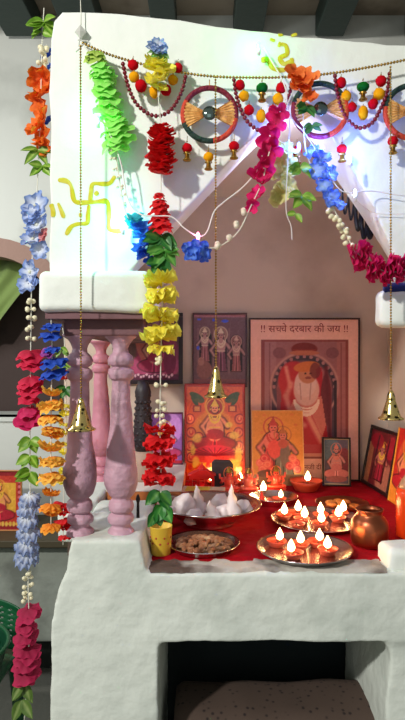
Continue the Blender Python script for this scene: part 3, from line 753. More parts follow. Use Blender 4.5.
wraps = [mat('maroon_wrap', (128, 16, 44), .6, bump=.6, bscale=200), mat('orange_red_wrap', (206, 64, 34), .6, bump=.6, bscale=200), mat('dark_green_wrap', (12, 52, 40), .6, bump=.6, bscale=200), mat('gold_wrap', (206, 150, 60), .5)]
raff = mat('golden_raffia', (236, 184, 110), .6, bump=.4, bscale=120, stain=(206, 148, 76), sscale=90, slo=.4, shi=.6)
def ring(px, py, R, segs, rot=0.0, rx=1.0):
    c = P(px, py, TY); Rm = R * TY / F; g = Geo()
    for a0, a1, mi in segs:
        g.m = mi; n = max(3, int(abs(a1 - a0) / 6))
        g.tube([c + Vector((math.cos(math.radians(a0 + (a1 - a0) * k / n)) * Rm * rx, 0, math.sin(math.radians(a0 + (a1 - a0) * k / n)) * Rm)) for k in range(n + 1)], .0052, 10)
    ro = g.build('wrapped_ring', wraps, tor)
    for q in (0, PI):
        g = Geo(); vs = []; fs = []; n = 15
        for k in range(n + 1):
            a = q + rot + math.radians(-30 + 60 * k / n); w_ = .0022 * (k % 2)
            for t in (.20, .6, .97): vs.append(c + Vector((math.cos(a) * Rm * t, -.003 - w_, math.sin(a) * Rm * t * (1.0))))
        for k in range(n):
            for j in range(2): b = k * 3 + j; fs.append((b, b + 1, b + 4, b + 3))
        m_ = len(vs); vs += [v + Vector((0, .004, 0)) for v in vs]; fs += [tuple(i + m_ for i in f)[::-1] for f in fs]
        g.add(vs, fs); g.build('raffia_fan', raff, ro, smooth=False)
    g = Geo().lathe(c + Vector((0, -.004, 0)), [(Rm * .25, 0), (Rm * .27, .002), (Rm * .25, .004), (.0005, .0042)], 28, axis=(0, -1, 0)); g.build('mirror_disc', mat('dull_mirror', (120, 140, 134), .12, .9), ro)
    g = Geo(); g.tube([c + Vector((0, 0, Rm)), c + Vector((0, 0, Rm + .016))], .0009, 5); g.build('hanging_loop', gold, ro)
ring(209.5, 114.5, 26.5, [(30, 150, 0), (150, 200, 1), (200, 278, 2), (278, 350, 1), (350, 390, 0)], .03)
ring(320, 110, 26.5, [(20, 165, 2), (165, 290, 0), (290, 380, 1)], .05)
ring(412, 112, 26.5, [(60, 170, 2), (170, 290, 1), (290, 420, 0)], 0)

# ------------------------------------------------------------- flower garlands
def C(*rgb): return lin(rgb)
def flower_geo(g, c, axis, R, cin, cout, layers=2, lobes=7, ruffle=.11, cup=.25, gap=.2, notch=.16, hi=None, seed=None):
    rs = random.Random(seed if seed is not None else random.random())
    M = Vector(axis).normalized().to_track_quat('Z', 'Y').to_matrix(); c = Vector(c)
    for l in range(layers):
        ph = rs.random() * 6.28; RR = R * (1 - .14 * l) * (.92 + .16 * rs.random()); nA = lobes * 6; nR = 5
        k2 = lobes + rs.choice((1, 2, 3)); p2 = rs.random() * 6.28; p3 = rs.random() * 6.28
        vs = []; cs = []; fs = []
        for i in range(nR + 1):
            s = .06 + .94 * i / nR
            for j in range(nA):
                th = 2 * PI * j / nA
                lob = 1 - notch * (s ** 2) * (1 - abs(math.cos(lobes * (th + ph) / 2)) ** .6)
                r = RR * s * lob * (1 + .10 * math.sin(2 * th + p3) * s)
                z = cup * RR * s * s + ruffle * RR * s * s * math.sin(k2 * th + p2) + .10 * RR * s * math.sin(3 * th + p3) + (l - (layers - 1) / 2) * gap * R
                vs.append(c + M @ Vector((r * math.cos(th), r * math.sin(th), z)))
                t = s ** 1.6; f = .95 + .1 * rs.random()
                cs.append(tuple(min(1, (a * (1 - t) + b * t) * f) for a, b in zip(cin, cout)))
        for i in range(nR):
            for j in range(nA):
                a = i * nA + j; b = i * nA + (j + 1) % nA; fs.append((a, b, b + nA, a + nA))
        g.add(vs, fs, cs)
    if hi:
        g.cur = hi; g.sphere(c + M @ Vector((0, 0, R * .12)), R * .14, 8, 5); g.cur = (1, 1, 1)
def leaf_geo(g, base, d, L, w, col, col2, droop=.5, roll=0.0):
    d = Vector(d).normalized(); side = d.cross(Vector((0, -1, 0.3))).normalized(); nrm = side.cross(d).normalized()
    side = (side * math.cos(roll) + nrm * math.sin(roll)); nrm = side.cross(d).normalized()
    vs = []; cs = []; fs = []; n = 8
    for i in range(n + 1):
        t = i / n; ww = w * math.sin(PI * min(1, t * .97 + .03)) ** .8 * (1.15 - .5 * t)
        p = Vector(base) + d * L * t + Vector((0, 0, -droop * L * t * t * .5))
        for q in (-1, -.5, 0, .5, 1):
            vs.append(p + side * ww * q + nrm * (abs(q) * ww * .35 + .06 * ww * math.sin(9 * t + q)))
            f = .9 + .15 * random.random(); cs.append(tuple(a * f for a in (col if abs(q) > .2 else col2)))
    for i in range(n):
        for j in range(4): a = i * 5 + j; fs.append((a, a + 1, a + 6, a + 5))
    g.add(vs, fs, cs)

class Garland:
    def __init__(s, label, path, Y, cat='garland', string=.0011, smat=None):
        p0 = P(path[0][0], path[0][1], path[0][2] if len(path[0]) > 2 else Y); s.Y = Y
        s.r = thing('flower_garland', label, cat, p0, group=None)
        g = Geo(); g.tube(smooth_path([P(q[0], q[1], q[2] if len(q) > 2 else Y) for q in path], 6), string, 6); g.build('string', smat or thread, s.r)
    def flower(s, px, py, Rpx, cin, cout, axis=(0, 0, 1), Y=None, nm='flower', **k):
        Y = Y or s.Y; g = Geo(); flower_geo(g, P(px, py, Y), axis, Rpx * Y / F, C(*cin), C(*cout), **k); return g.build(nm, petal, s.r)
    def stack(s, px, y0, y1, n, Rpx, cin, cout, dx=0, jit=.12, wob=.22, Y=None, **k):
        for i in range(n):
            y = y0 + (y1 - y0) * (i + .5) / n; x = px + dx * (i + .5) / n + random.uniform(-1, 1)
            s.flower(x, y, Rpx * random.uniform(1 - jit, 1 + jit), cin, cout, axis=(random.uniform(-wob, wob), random.uniform(-.35, .05), 1 if i % 2 else -1), Y=Y, **k)
    def leaves(s, px, py, n, Lpx, col=(96, 150, 50), col2=(150, 190, 90), Y=None, down=.4, w=.3, spread=1.0):
        Y = Y or s.Y; L = Lpx * Y / F
        for i in range(n):
            a = random.uniform(-1.1, 1.1) * spread; q = 1 if i % 2 else -1
            g = Geo(); leaf_geo(g, P(px, py, Y), (q * abs(math.cos(a * .8)) , -.45 * random.random() - .15, random.uniform(-1, .6) - down), L * random.uniform(.8, 1.1), L * w, C(*col), C(*col2), .4, random.uniform(-.5, .5))
            g.build('leaf', leafm, s.r)
    def berries(s, path, n, rpx=2.6, m=None, spread=3.5, Y=None, nm='bead_cluster'):
        Y = Y or s.Y; pts = smooth_path([P(a, b, Y) for a, b in path], 6); pts = resample(pts, (pts[0] - pts[-1]).length / max(1, n - .9))
        for i, p in enumerate(pts[:n]):
            g = Geo()
            for k in range(3):
                a = random.random() * 6.28; o = Vector((math.cos(a + k * 2.1) * spread, math.sin(a + k * 2.1) * spread, random.uniform(-2, 2))) * (Y / F)
                g.sphere(p + o, rpx * Y / F * random.uniform(.85, 1.1), 10, 7); g.tube([p, p + o], .0006, 4)
            g.build(nm, m or cream, s.r)

ORG = ((232, 92, 24), (250, 136, 44)); ORG2 = ((246, 158, 40), (254, 204, 84)); BW = ((240, 244, 248), (126, 158, 222)); BL = ((28, 66, 170), (44, 92, 206))
CRI = ((180, 10, 50), (222, 28, 76)); MAG = ((190, 10, 80), (226, 30, 110)); RED = ((198, 10, 20), (236, 30, 34)); YEL = ((240, 222, 50), (252, 244, 100)); MGD = ((150, 14, 58), (190, 26, 82))
LG = ((110, 160, 40), (170, 200, 90)); DG = ((40, 110, 44), (90, 150, 60))

# outer left garland
G1 = Garland('long garland hanging at the left edge: orange, blue-white, crimson, then magenta flowers', [(44, 8), (42, 45), (41, 90), (39, 150), (36, 210), (32, 262), (31, 330), (30, 420), (30, 500), (28, 570), (29, 640), (24, 725)], 1.13)
G1.leaves(44, 22, 7, 17, *LG, down=.1, w=.34); G1.leaves(42, 32, 3, 14, *LG)
G1.berries([(44, 46), (42, 66)], 4)
for (x, y, r) in [(40, 78, 13), (43, 92, 13), (38, 101, 11), (42, 116, 12), (36, 128, 12), (42, 138, 11), (44, 148, 9)]:
    G1.flower(x + 1.5, y, r * 1.18, *ORG, axis=(random.uniform(-.7, .1), -.5, random.uniform(-.6, .8)), lobes=5, notch=.5, cup=.4, ruffle=.16)
G1.leaves(38, 150, 4, 18, (96, 140, 40), (170, 200, 90), w=.25); G1.leaves(42, 166, 5, 14, *LG)
for (x, y, r) in [(36, 206, 15), (32, 214, 11), (38, 226, 14), (33, 240, 13), (40, 250, 11), (31, 272, 13), (29, 284, 12)]:
    G1.flower(x, y, r, *BW, axis=(random.uniform(-.5, .3), -.9, random.uniform(-.2, .8)), lobes=6, notch=.5, cup=.3, hi=C(240, 240, 220) if r > 12 else None)
G1.berries([(30, 300), (31, 312), (31, 324), (31, 338)], 5, 2.6)
for (x, y, r) in [(30, 352, 15), (31, 360, 14), (30, 378, 15), (30, 386, 14), (29, 396, 11)]: G1.flower(x, y, r, *CRI, axis=(random.uniform(-.2, .2), -.35, 1), lobes=5, notch=.2, cup=-.35, layers=2)
G1.flower(29, 420, 14, (180, 10, 70), (222, 40, 112), axis=(0, -.8, .45), lobes=5, notch=.25, cup=.3)
G1.flower(30, 408, 11, (180, 10, 70), (216, 34, 104), axis=(.1, -.4, 1), lobes=5, notch=.2, cup=-.4)
G1.leaves(31, 440, 5, 15, *LG, w=.38); G1.leaves(30, 456, 4, 14, (120, 170, 40), (180, 214, 90), w=.4); G1.leaves(30, 472, 5, 16, *LG, w=.36)
for (x, y, r) in [(29, 496, 11), (28, 506, 12), (27, 518, 13), (28, 530, 13), (27, 543, 12), (27, 553, 13)]: G1.flower(x, y, r, (244, 246, 246), (130, 150, 196), axis=(random.uniform(-.2, .2), -.4, 1), lobes=9, notch=.15, cup=-.4, ruffle=.25)
G1.berries([(27, 572), (28, 586), (27, 600)], 5, 2.2, spread=4)
for (x, y, r) in [(28, 610, 14), (26, 622, 13), (26, 634, 13), (27, 648, 15), (26, 660, 14), (26, 672, 15)]: G1.flower(x, y, r, *MGD, axis=(random.uniform(-.25, .25), -.4, 1), lobes=5, notch=.25, cup=-.3)
G1.leaves(24, 682, 4, 20, (90, 120, 50), (140, 160, 90), down=1.6, w=.3, spread=.4); G1.leaves(22, 700, 3, 20, (90, 120, 50), (140, 160, 90), down=1.6, w=.3, spread=.4)
for (x, y) in [(48, 56), (47, 70)]: G1.flower(x, y, 8, *BL, axis=(-.5, -.4, .6), lobes=5, Y=1.16)
G1.flower(48, 122, 8, *BL, axis=(-.5, -.6, .6), lobes=5, Y=1.16); G1.flower(44, 235, 8, (206, 110, 110), (230, 160, 160), axis=(-.6, -.6, .2), lobes=5, Y=1.12)
# second garland, from the underside of the corbel
G2 = Garland('garland under the left corbel with deep blue flowers over orange-yellow ones', [(51, 317), (52, 350), (51, 420), (51, 530)], 1.09)
for (x, y, r) in [(52, 325, 11), (50, 334, 12), (54, 360, 14), (53, 372, 14), (52, 348, 9)]: G2.flower(x, y, r, *BL, axis=(random.uniform(-.2, .2), -.3, 1), lobes=6, notch=.3, cup=-.2)
G2.flower(49, 353, 9, (140, 60, 140), (190, 90, 180), axis=(-.2, -.6, .7), lobes=5)
G2.stack(51, 391, 420, 4, 13, *ORG2, cup=-.4, lobes=8, notch=.15); G2.stack(52, 424, 440, 2, 12, *ORG2, lobes=8, notch=.15); G2.stack(51, 446, 486, 5, 13, *ORG2, cup=-.4, lobes=8, notch=.15); G2.stack(51, 490, 530, 4, 10.5, (240, 130, 24), (252, 170, 50), cup=-.4, lobes=8)
# third, inner garland
G3 = Garland('inner garland of leaves, yellow and red flowers, half hidden behind the orange one', [(62, 322), (65, 350), (66, 420), (64, 480), (63, 545)], 1.17)
G3.leaves(62, 348, 4, 11, *LG); G3.leaves(64, 362, 4, 11, *LG); G3.stack(67, 368, 382, 2, 8, *RED); G3.leaves(66, 388, 4, 12, *DG)
G3.stack(65, 400, 486, 9, 7.5, *YEL, lobes=7); G3.stack(64, 500, 540, 5, 8.5, *RED)
# green garland at the upper left
GG = Garland('bright green garland on the upper left of the arch, lit by a green light', [(84, 46), (98, 62), (104, 100), (113, 140), (118, 170), (122, 196), (128, 218), (138, 228)], 1.07)
GRN = ((120, 224, 70), (170, 246, 120))
for (x, y, r) in [(94, 54, 11), (99, 66, 12), (104, 72, 13), (103, 84, 14), (108, 92, 13), (106, 104, 13), (111, 112, 14), (114, 122, 15), (116, 132, 15), (117, 141, 13)]:
    GG.flower(x + 1, y, r * 1.12, *(GRN if y > 60 else ((150, 190, 60), (200, 224, 110))), axis=(random.uniform(-.4, .4), -.7, 1), lobes=4, notch=.25, cup=-.3, layers=3, gap=.25)
GG.leaves(96, 54, 4, 14, (130, 170, 60), (190, 214, 110)); 
GG.leaves(110, 146, 2, 14, (170, 210, 130), (200, 230, 170), down=1.2)
GG.berries([(110, 150), (117, 172), (121, 192), (127, 206)], 7, 1.5, mat('pearl_bead', (226, 214, 190), .3), 2.5)
for (x, y, r) in [(134, 220, 12), (139, 228, 13), (145, 236, 14), (142, 246, 12), (148, 254, 13), (152, 262, 9)]:
    GG.flower(x, y, r, *(((30, 150, 170), (60, 196, 214)) if y < 225 else ((40, 100, 200), (80, 150, 236)) if y < 244 else ((20, 50, 160), (40, 90, 210))), axis=(random.uniform(-.5, .3), -.6, random.uniform(.2, 1)), lobes=5, notch=.45)
# yellow and red garland, centre left
G5 = Garland('central garland: blue-white bloom, yellow, deep red, leaves, yellow fringe, then red discs', [(158, 50), (158, 90), (161, 130), (161, 185), (160, 210), (163, 270), (161, 350), (160, 425), (161, 480), (160, 520)], 1.055)
for (x, y, r) in [(154, 48, 10), (160, 50, 9), (158, 44, 8)]: G5.flower(x, y, r, (236, 240, 244), (120, 160, 220), axis=(random.uniform(-.5, .5), -1, .5), lobes=7, notch=.5, Y=1.05)
G5.leaves(160, 52, 4, 13, (120, 170, 90), (170, 200, 130))
for (x, y, r) in [(156, 62, 14), (159, 70, 16), (157, 80, 14), (158, 88, 10)]: G5.flower(x, y, r, *YEL, axis=(random.uniform(-.4, .4), -.7, .8), lobes=5, notch=.3, cup=.35)
for i, y in enumerate([128, 132, 136.5, 141, 145.5, 150, 154.5, 159, 163.5, 168, 172]): G5.flower(161 + (-1) ** i * .5, y, (11, 13.5, 15, 15, 14, 13.5, 14.5, 15, 15, 13.5, 11)[i], *RED, axis=(random.uniform(-.2, .2), -.4, 1), lobes=6, notch=.12, ruffle=.07, layers=3, gap=.2)
for i, y in enumerate([194, 201, 208, 216, 223]): G5.flower(159 + i * .5, y, (7, 9, 11, 12.5, 13)[i], *RED, axis=(random.uniform(-.2, .2), -.3, 1), lobes=6, notch=.2, cup=-.4, layers=3)
G5.leaves(162, 236, 7, 19, *DG, w=.34, down=.2); G5.leaves(164, 250, 6, 18, (70, 140, 50), (120, 180, 80), w=.36); G5.leaves(160, 262, 6, 16, *DG, w=.4)
G5.stack(161, 276, 352, 8, 17, *YEL, cup=-.15, lobes=9, notch=.2, ruffle=.2)
G5.berries([(160, 358), (160, 364)], 2, 2.4); G5.berries([(161, 386), (160, 390)], 1, 2.6, spread=5); G5.berries([(161, 403), (160, 422)], 4, 2.4, spread=4)
G5.stack(159, 426, 487, 7, 15.5, (204, 10, 20), (240, 30, 36), cup=-.1, lobes=7, notch=.15, ruffle=.14)
G5.leaves(160, 492, 4, 17, *DG, w=.42, down=.9, spread=.6); G5.leaves(163, 506, 4, 17, (50, 130, 44), (100, 170, 70), w=.42, down=1.0, spread=.6); G5.leaves(157, 512, 3, 15, *DG, w=.42, down=.9)
# cluster hanging from the apex
G6 = Garland('garland falling from the apex: orange bloom, magenta petals, yellow petals and bare pearls', [(300, 76), (285, 110), (270, 150), (262, 182), (250, 208), (238, 232), (218, 247), (200, 247)], 1.035)
for (x, y, r) in [(294, 74, 12), (304, 80, 14), (300, 88, 12), (310, 98, 9)]: G6.flower(x, y, r, (226, 90, 20), (250, 140, 60), axis=(random.uniform(-.4, .4), -.9, .5), lobes=5, notch=.35, cup=.3)
for (x, y, r) in [(280, 112, 11), (276, 124, 12), (270, 136, 13), (273, 148, 12), (262, 156, 13), (264, 168, 13), (256, 178, 12), (266, 182, 9), (258, 196, 10), (253, 205, 9)]: G6.flower(x, y, r, *MAG, axis=(random.uniform(-.7, .7), -.6, random.uniform(-.5, .9)), lobes=4, notch=.6, cup=.5, layers=1)
PY_ = ((200, 196, 110), (232, 226, 160))
for (x, y, r) in [(286, 150, 11), (281, 162, 11), (290, 168, 11), (279, 176, 11), (287, 186, 12), (280, 194, 11), (275, 200, 9)]: G6.flower(x, y, r, *PY_, axis=(random.uniform(-.5, .5), -.7, random.uniform(-.2, .8)), lobes=5, notch=.45, Y=1.06)
G6.berries([(244, 212), (238, 222), (230, 236), (216, 247)], 4, 3.0, mat('pearl_bead', (226, 214, 190), .3), .5)
for (x, y, r) in [(192, 252, 11), (198, 250, 12), (203, 253, 11), (188, 249, 8)]: G6.flower(x, y, r, (130, 176, 244), (50, 100, 220), axis=(random.uniform(-1, 1), -.6, random.uniform(-.3, .5)), lobes=5, notch=.5)
# right garland
G7 = Garland('garland on the right of the arch: leaves, blue blooms, cream pearls, then magenta folds', [(302, 96), (306, 150), (318, 178), (332, 205), (345, 232), (355, 250), (368, 262), (388, 272), (412, 268), (430, 262)], 1.045)
G7.leaves(306, 106, 5, 14, *DG, w=.36); G7.leaves(312, 126, 5, 12, (60, 130, 80), (110, 170, 110)); G7.leaves(300, 168, 5, 15, *LG, w=.36); G7.leaves(302, 196, 6, 17, *LG, w=.32); G7.leaves(296, 214, 2, 12, *LG)
for (x, y, r) in [(312, 152, 10), (322, 158, 11), (318, 170, 11), (330, 174, 10), (324, 186, 10), (330, 198, 13), (336, 204, 11)]: G7.flower(x, y, r, (170, 200, 240), (70, 120, 226), axis=(random.uniform(-.6, .6), -.8, random.uniform(0, .9)), lobes=5, notch=.55)
G7.berries([(331, 210), (337, 222), (345, 234), (350, 246), (356, 246)], 8, 2.5, spread=3.2)
for i, (x, y, r) in enumerate([(353, 254, 11), (361, 256, 14), (368, 262, 13), (374, 268, 14), (381, 271, 12), (389, 270, 14), (396, 267, 14), (404, 268, 15), (412, 270, 14)]): G7.flower(x, y, r * 1.15, *MAG, axis=(.9, -.4, .3 * (-1) ** i), lobes=6, notch=.12, cup=.2, layers=3, gap=.25)

# ------------------------------------------------------------- fairy lights
LED = [('green', (60, 255, 120), (98, 119), .62, 1.080), ('green', (60, 255, 130), (259, 46), .30, 1.078), ('cyan', (90, 255, 236), (123, 226), .6, 1.078), ('blue', (90, 140, 255), (299, 146), .5, 1.04),
       ('blue', (110, 150, 255), (350, 158), .9, 1.055), ('white', (190, 210, 255), (355, 193), .05, 1.055), ('rose', (255, 120, 180), (198, 236), .05, 1.04), ('blue', (80, 100, 255), (322, 150), 1.1, 1.06),
       ('white', (236, 232, 255), (264, 158), 2.2, 1.27)]  # bulb added out of sight behind the apex to whiten the niche ceiling
fl = thing('fairy_light_string', 'white fairy light cord with small coloured bulbs draped across the arch', 'string lights', P(200, 232, 1.05))
cable = mat('white_cable', (236, 230, 226), .4)
def cab(pts, Y=1.04, r=.0013):
    g = Geo(); g.tube(smooth_path([P(q[0], q[1], q[2] if len(q) > 2 else Y) for q in pts], 8), r, 6); g.build('cord', cable, fl)
cab([(104, 120, 1.06), (120, 160, 1.06), (128, 200, 1.06), (140, 214), (155, 216), (172, 217), (184, 228), (198, 236), (207, 232), (214, 212), (224, 202), (242, 188), (256, 172), (268, 150), (280, 120), (286, 90), (264, 48, 1.08)])
cab([(286, 92), (289, 112), (296, 124), (304, 132), (316, 150), (328, 172), (338, 188), (350, 193), (372, 191, 1.08), (405, 196, 1.085), (430, 196, 1.085)], r=.0010)
cab([(290, 118), (288, 160), (286, 208), (291, 226), (292, 240)], r=.0008)
cab([(350, 193, 1.07), (372, 212, 1.09), (405, 214, 1.09)], r=.0007)
for nm, rgb, (px, py), e, Yb in LED:
    p = P(px, py, Yb)
    g = Geo().lathe(p - Vector((0, 0, .006)), [(.0024, 0), (.003, .002), (.003, .009), (.0018, .012), (.0003, .0135)], 12)
    plabel(g.build('bulb', mat('lit_bulb_%s_%d' % (nm, px), rgb, .3, emit=rgb, estr=14), fl), 'lit %s bulb' % nm)
    g = Geo().lathe(p - Vector((0, 0, .017)), [(.0034, 0), (.0036, .010), (.003, .0112)], 10); g.build('bulb_socket', cable, fl)
    light('fairy_bulb_light', 'POINT', p + Vector((-.003, -.003, 0)), e, lin(rgb), .006)

# black braids hanging inside the arch
bb = thing('black_braid', 'black braided cords hanging inside the right slope of the arch', 'cord', P(352, 186, 1.215))
bk_m = mat('black_cord', (16, 12, 14), .6)
for i, (a, b, l) in enumerate([(344, 180, 34), (350, 182, 38), (357, 196, 34), (363, 206, 32), (369, 212, 26)]):
    g = Geo(); g.tube(smooth_path([P(a, b, 1.215), P(a - 1.5, b + l * .5, 1.21), P(a + 1, b + l, 1.21), P(a + 4, b + l * .5, 1.215), P(a + 3, b + 2, 1.22)], 8), .0022 + .0022 * (i > 1), 8); g.build('cord_loop', bk_m, bb)
# blue cloth lying on the right corbel
g = Geo(); g.lathe((X_(388, 1.07), 1.10, Z_(288.5, 1.09)), [(.002, 0), (.010, .002), (.0125, .02), (.012, .10), (.013, .2), (.002, .202)], 16, axis=(1, 0, 0))
for v in g.v: v += noise.noise_vector(v * 50) * .002
tag(g.build('rolled_cloth', mat('blue_cloth', (24, 44, 120), .8, sheen=.3), loc=(X_(400, 1.1), 1.10, Z_(290, 1.1))), 'rolled dark blue cloth on the right corbel under the magenta flowers', 'cloth')

# ------------------------------------------------------------- what stands on the red cloth
def plate(x, y, R, label, m=steel, rim=.010, z=None, name='steel_plate', deep=0.0, group='steel plates on the red cloth'):
    z = CT if z is None else z
    g = Geo().lathe((x, y, z), [(.0002, .0), (R * .80, 0), (R * .86, .002), (R * .97, rim + deep), (R, rim + .001 + deep), (R * .995, rim + .003 + deep), (R * .95, rim + .001 + deep), (R * .83, .004), (R * .78, .0028), (.0002, .0028)], 56)
    o = g.build(name, m, loc=(x, y, z)); tag(o, label, 'plate', group); return z + .003
def flame(g, p, h=.016):
    g.lathe(p, [(.0006, 0), (h * .24, h * .14), (h * .31, h * .32), (h * .26, h * .52), (h * .13, h * .76), (.0003, h)], 12)
def diya(x, y, z, R, label, lit=True, h=.022, e=.32, group='small clay lamps on the plates', spout=0.0, m=None):
    r = thing('clay_lamp', label, 'oil lamp', (x, y, z), group=group)
    g = Geo().lathe((x, y, z), [(.0003, 0), (R * .55, 0), (R * .66, .002), (R * .92, R * .5), (R, R * .62), (R * .97, R * .66), (R * .86, R * .55), (R * .55, R * .22), (.0003, R * .18)], 26)
    for v in g.v:
        a = math.atan2(v.y - y, v.x - x); d = Vector((v.x - x, v.y - y)).length
        v.x += math.cos(2.2) * 0; 
        if d > R * .7: k = max(0, math.cos(a + PI / 2 + spout)) ** 8 * R * .25; v.x += math.cos(-PI / 2 - spout) * k; v.y += math.sin(-PI / 2 - spout) * k
    g.build('bowl', m or clay, r)
    g = Geo().lathe((x, y, z + R * .40), [(R * .78, 0), (.0002, .0004)], 20); g.build('oil', oil, r)
    wx, wy = x + math.cos(-PI / 2 - spout) * R * .55, y + math.sin(-PI / 2 - spout) * R * .55
    g = Geo(); g.tube([(x, y, z + R * .42), (wx, wy, z + R * .66), (wx, wy, z + R * .66 + .004)], .0014, 6); g.build('wick', mat('cotton_wick', (90, 70, 50), .9), r)
    if lit:
        g = Geo(); flame(g, (wx, wy, z + R * .66 + .003), h); g.build('flame', flame_m, r)
        light('lamp_flame_light', 'POINT', (wx, wy, z + R * .66 + .003 + h * .6), e, (1.0, .50, .22), .008)
    return r
fx, fy_ = X_(304, 1.195), 1.195
z = plate(fx, fy_, .102, 'front steel plate of lit clay lamps, nearest the counter edge')
wh = ['left', 'front middle', 'right', 'rear left', 'rear right', 'centre']
pos = [(-.055, .030, 'at the back left of the front plate'), (-.030, -.045, 'at the front left of the front plate'), (.034, .028, 'at the back right of the front plate'), (.046, -.022, 'at the front right of the front plate'), (-.008, .012, 'in the middle of the front plate')]
for i, (dx, dy, w_) in enumerate(pos): diya(fx + dx, fy_ + dy, z, .022, 'lit clay lamp ' + w_, spout=random.uniform(-.7, .7), h=.026)
rx, ry = X_(317, 1.41), 1.41
z = plate(rx, ry, .116, 'rear steel plate crowded with lit clay lamps, left of the copper pot')
pos = [(-.080, .022, 'at the far left of the rear plate'), (-.045, .052, 'at the back left of the rear plate'), (-.040, -.010, 'at the left centre of the rear plate'), (-.004, -.048, 'at the front of the rear plate'), (.016, .030, 'at the back centre of the rear plate'), (.052, .000, 'at the right centre of the rear plate'), (.068, .046, 'at the back right of the rear plate'), (-.060, -.055, 'at the front left of the rear plate')]
for i, (dx, dy, w_) in enumerate(pos): diya(rx + dx, ry + dy, z, .021, ('unlit' if i in (7,) else 'lit') + ' clay lamp ' + w_, lit=i not in (7,), spout=random.uniform(-.7, .7), h=.028)
sx, sy = X_(342, 1.57), 1.57
z = plate(sx, sy, .074, 'steel plate of orange sweets behind the copper pot', copper)
for i in range(7):
    a = i * .9; q = .045 * (i / 7) ** .4
    g = Geo(); p = Vector((sx + math.cos(a) * q, sy + math.sin(a) * q * .9, z + .006)); g.sphere(p, .013, 10, 7, (1.2, 1, .5))
    for v in g.v: v += noise.noise_vector(v * 120) * .002
    tag(g.build('sweet', mat('orange_sweet', (206, 120, 50), .6, bump=.3), loc=(p.x, p.y, z)), 'orange sweet lying ' + ('at the middle', 'at the right', 'at the back', 'at the back left', 'at the left', 'at the front', 'at the front right')[i] + ' of the plate behind the copper pot', 'sweet', 'orange sweets on the rear plate')
ox, oy = X_(273, 1.615), 1.615
z = plate(ox, oy, .072, 'small deep steel dish with one lit lamp, behind the lamp plates', rim=.018)
diya(ox + .016, oy - .012, z, .021, 'single lit clay lamp in the small deep dish', spout=-.3, h=.022, e=.2)
g = Geo().lathe((ox - .035, oy - .02, z), [(.012, 0), (.013, .002), (.007, .018), (.001, .034)], 5); tag(g.build('incense_cone', mat('red_incense', (200, 40, 30), .6), loc=(ox - .035, oy - .02, z)), 'small red cone in the deep dish beside the white food bowl', 'incense cone')
bx, by = X_(306, 1.76), 1.76
diya(bx, by, CT, .052, 'large red clay bowl lamp before the tall poster', h=.030, e=.6, spout=0, group=None)
tx, ty = X_(263, 1.70), 1.70
diya(tx, ty, CT, .020, 'lit clay lamp at the feet of the orange idols', h=.030, e=.45, group=None)
diya(X_(211, 1.85), 1.85, CT, .018, 'lit clay lamp hidden between the red temple and the goddess print', h=.028, e=.28, group=None)
diya(X_(240, 1.85), 1.85, CT, .018, 'lit clay lamp hidden behind the pair of idols', h=.028, e=.28, group=None)
# copper pot
cxp, cyp = X_(369.5, 1.245), 1.245
g = Geo().lathe((cxp, cyp, CT), [(.0003, 0), (.033, 0), (.038, .003), (.0405, .012), (.041, .034), (.040, .050), (.035, .060), (.028, .066), (.0265, .071), (.030, .078), (.031, .080), (.028, .081), (.0245, .073), (.025, .066), (.032, .058), (.037, .042), (.036, .01), (.0003, .004)], 48)
tag(g.build('copper_pot', copper, loc=(cxp, cyp, CT)), 'round copper water pot at the right front of the red cloth', 'pot')
# orange bottle
bxo, byo = X_(412, 1.30), 1.30
bo = thing('plastic_bottle', 'orange liquid bottle at the right edge of the picture', 'bottle', (bxo, byo, CT))
g = Geo().lathe((bxo, byo, CT), [(.0003, 0), (.032, 0), (.036, .004), (.036, .095), (.035, .105), (.03, .115), (.0003, .116)], 32); g.build('liquid', mat('orange_liquid', (236, 74, 24), .25, coat=.5), bo)
g = Geo().lathe((bxo, byo, CT + .1145), [(.031, 0), (.026, .012), (.016, .028), (.013, .034), (.013, .046), (.0003, .047)], 28); g.build('neck', mat('clear_plastic', (236, 190, 150), .15, trans=.5), bo)
# white food bowl
wx, wy = X_(209, 1.41), 1.41
dish = thing('steel_dish', 'wide deep steel dish heaped with white sugar sweets', 'dish', (wx, wy, CT))
g = Geo().lathe((wx, wy, CT), [(.0003, 0), (.062, 0), (.064, .004), (.060, .010), (.085, .020), (.118, .044), (.131, .050), (.132, .052), (.129, .053), (.116, .047), (.084, .024), (.055, .014), (.0003, .012)], 64); g.build('dish_bowl', steel, dish)
sug = mat('white_sugar', (236, 220, 214), .35, bump=.4, bscale=60, coat=.3)
def sweet(dx, dy, h, r, lean, kind, label):
    p = Vector((wx + dx, wy + dy, CT + .020)); g = Geo()
    if kind == 'cone': pr_ = [(r * .75, 0), (r, h * .12), (r * .92, h * .3), (r * .55, h * .42), (r * .62, h * .55), (r * .34, h * .72), (r * .36, h * .8), (r * .12, h * .93), (.0004, h)]
    else: pr_ = [(r * .4, 0), (r * .85, h * .15), (r, h * .4), (r * .8, h * .72), (r * .4, h * .93), (.0004, h)]
    g.lathe(p, pr_, 16, axis=lean)
    for v in g.v: v += noise.noise_vector(v * 55) * .006
    tag(g.build('sugar_sweet', sug, loc=p), label, 'sweet', 'white sweets in the steel dish')
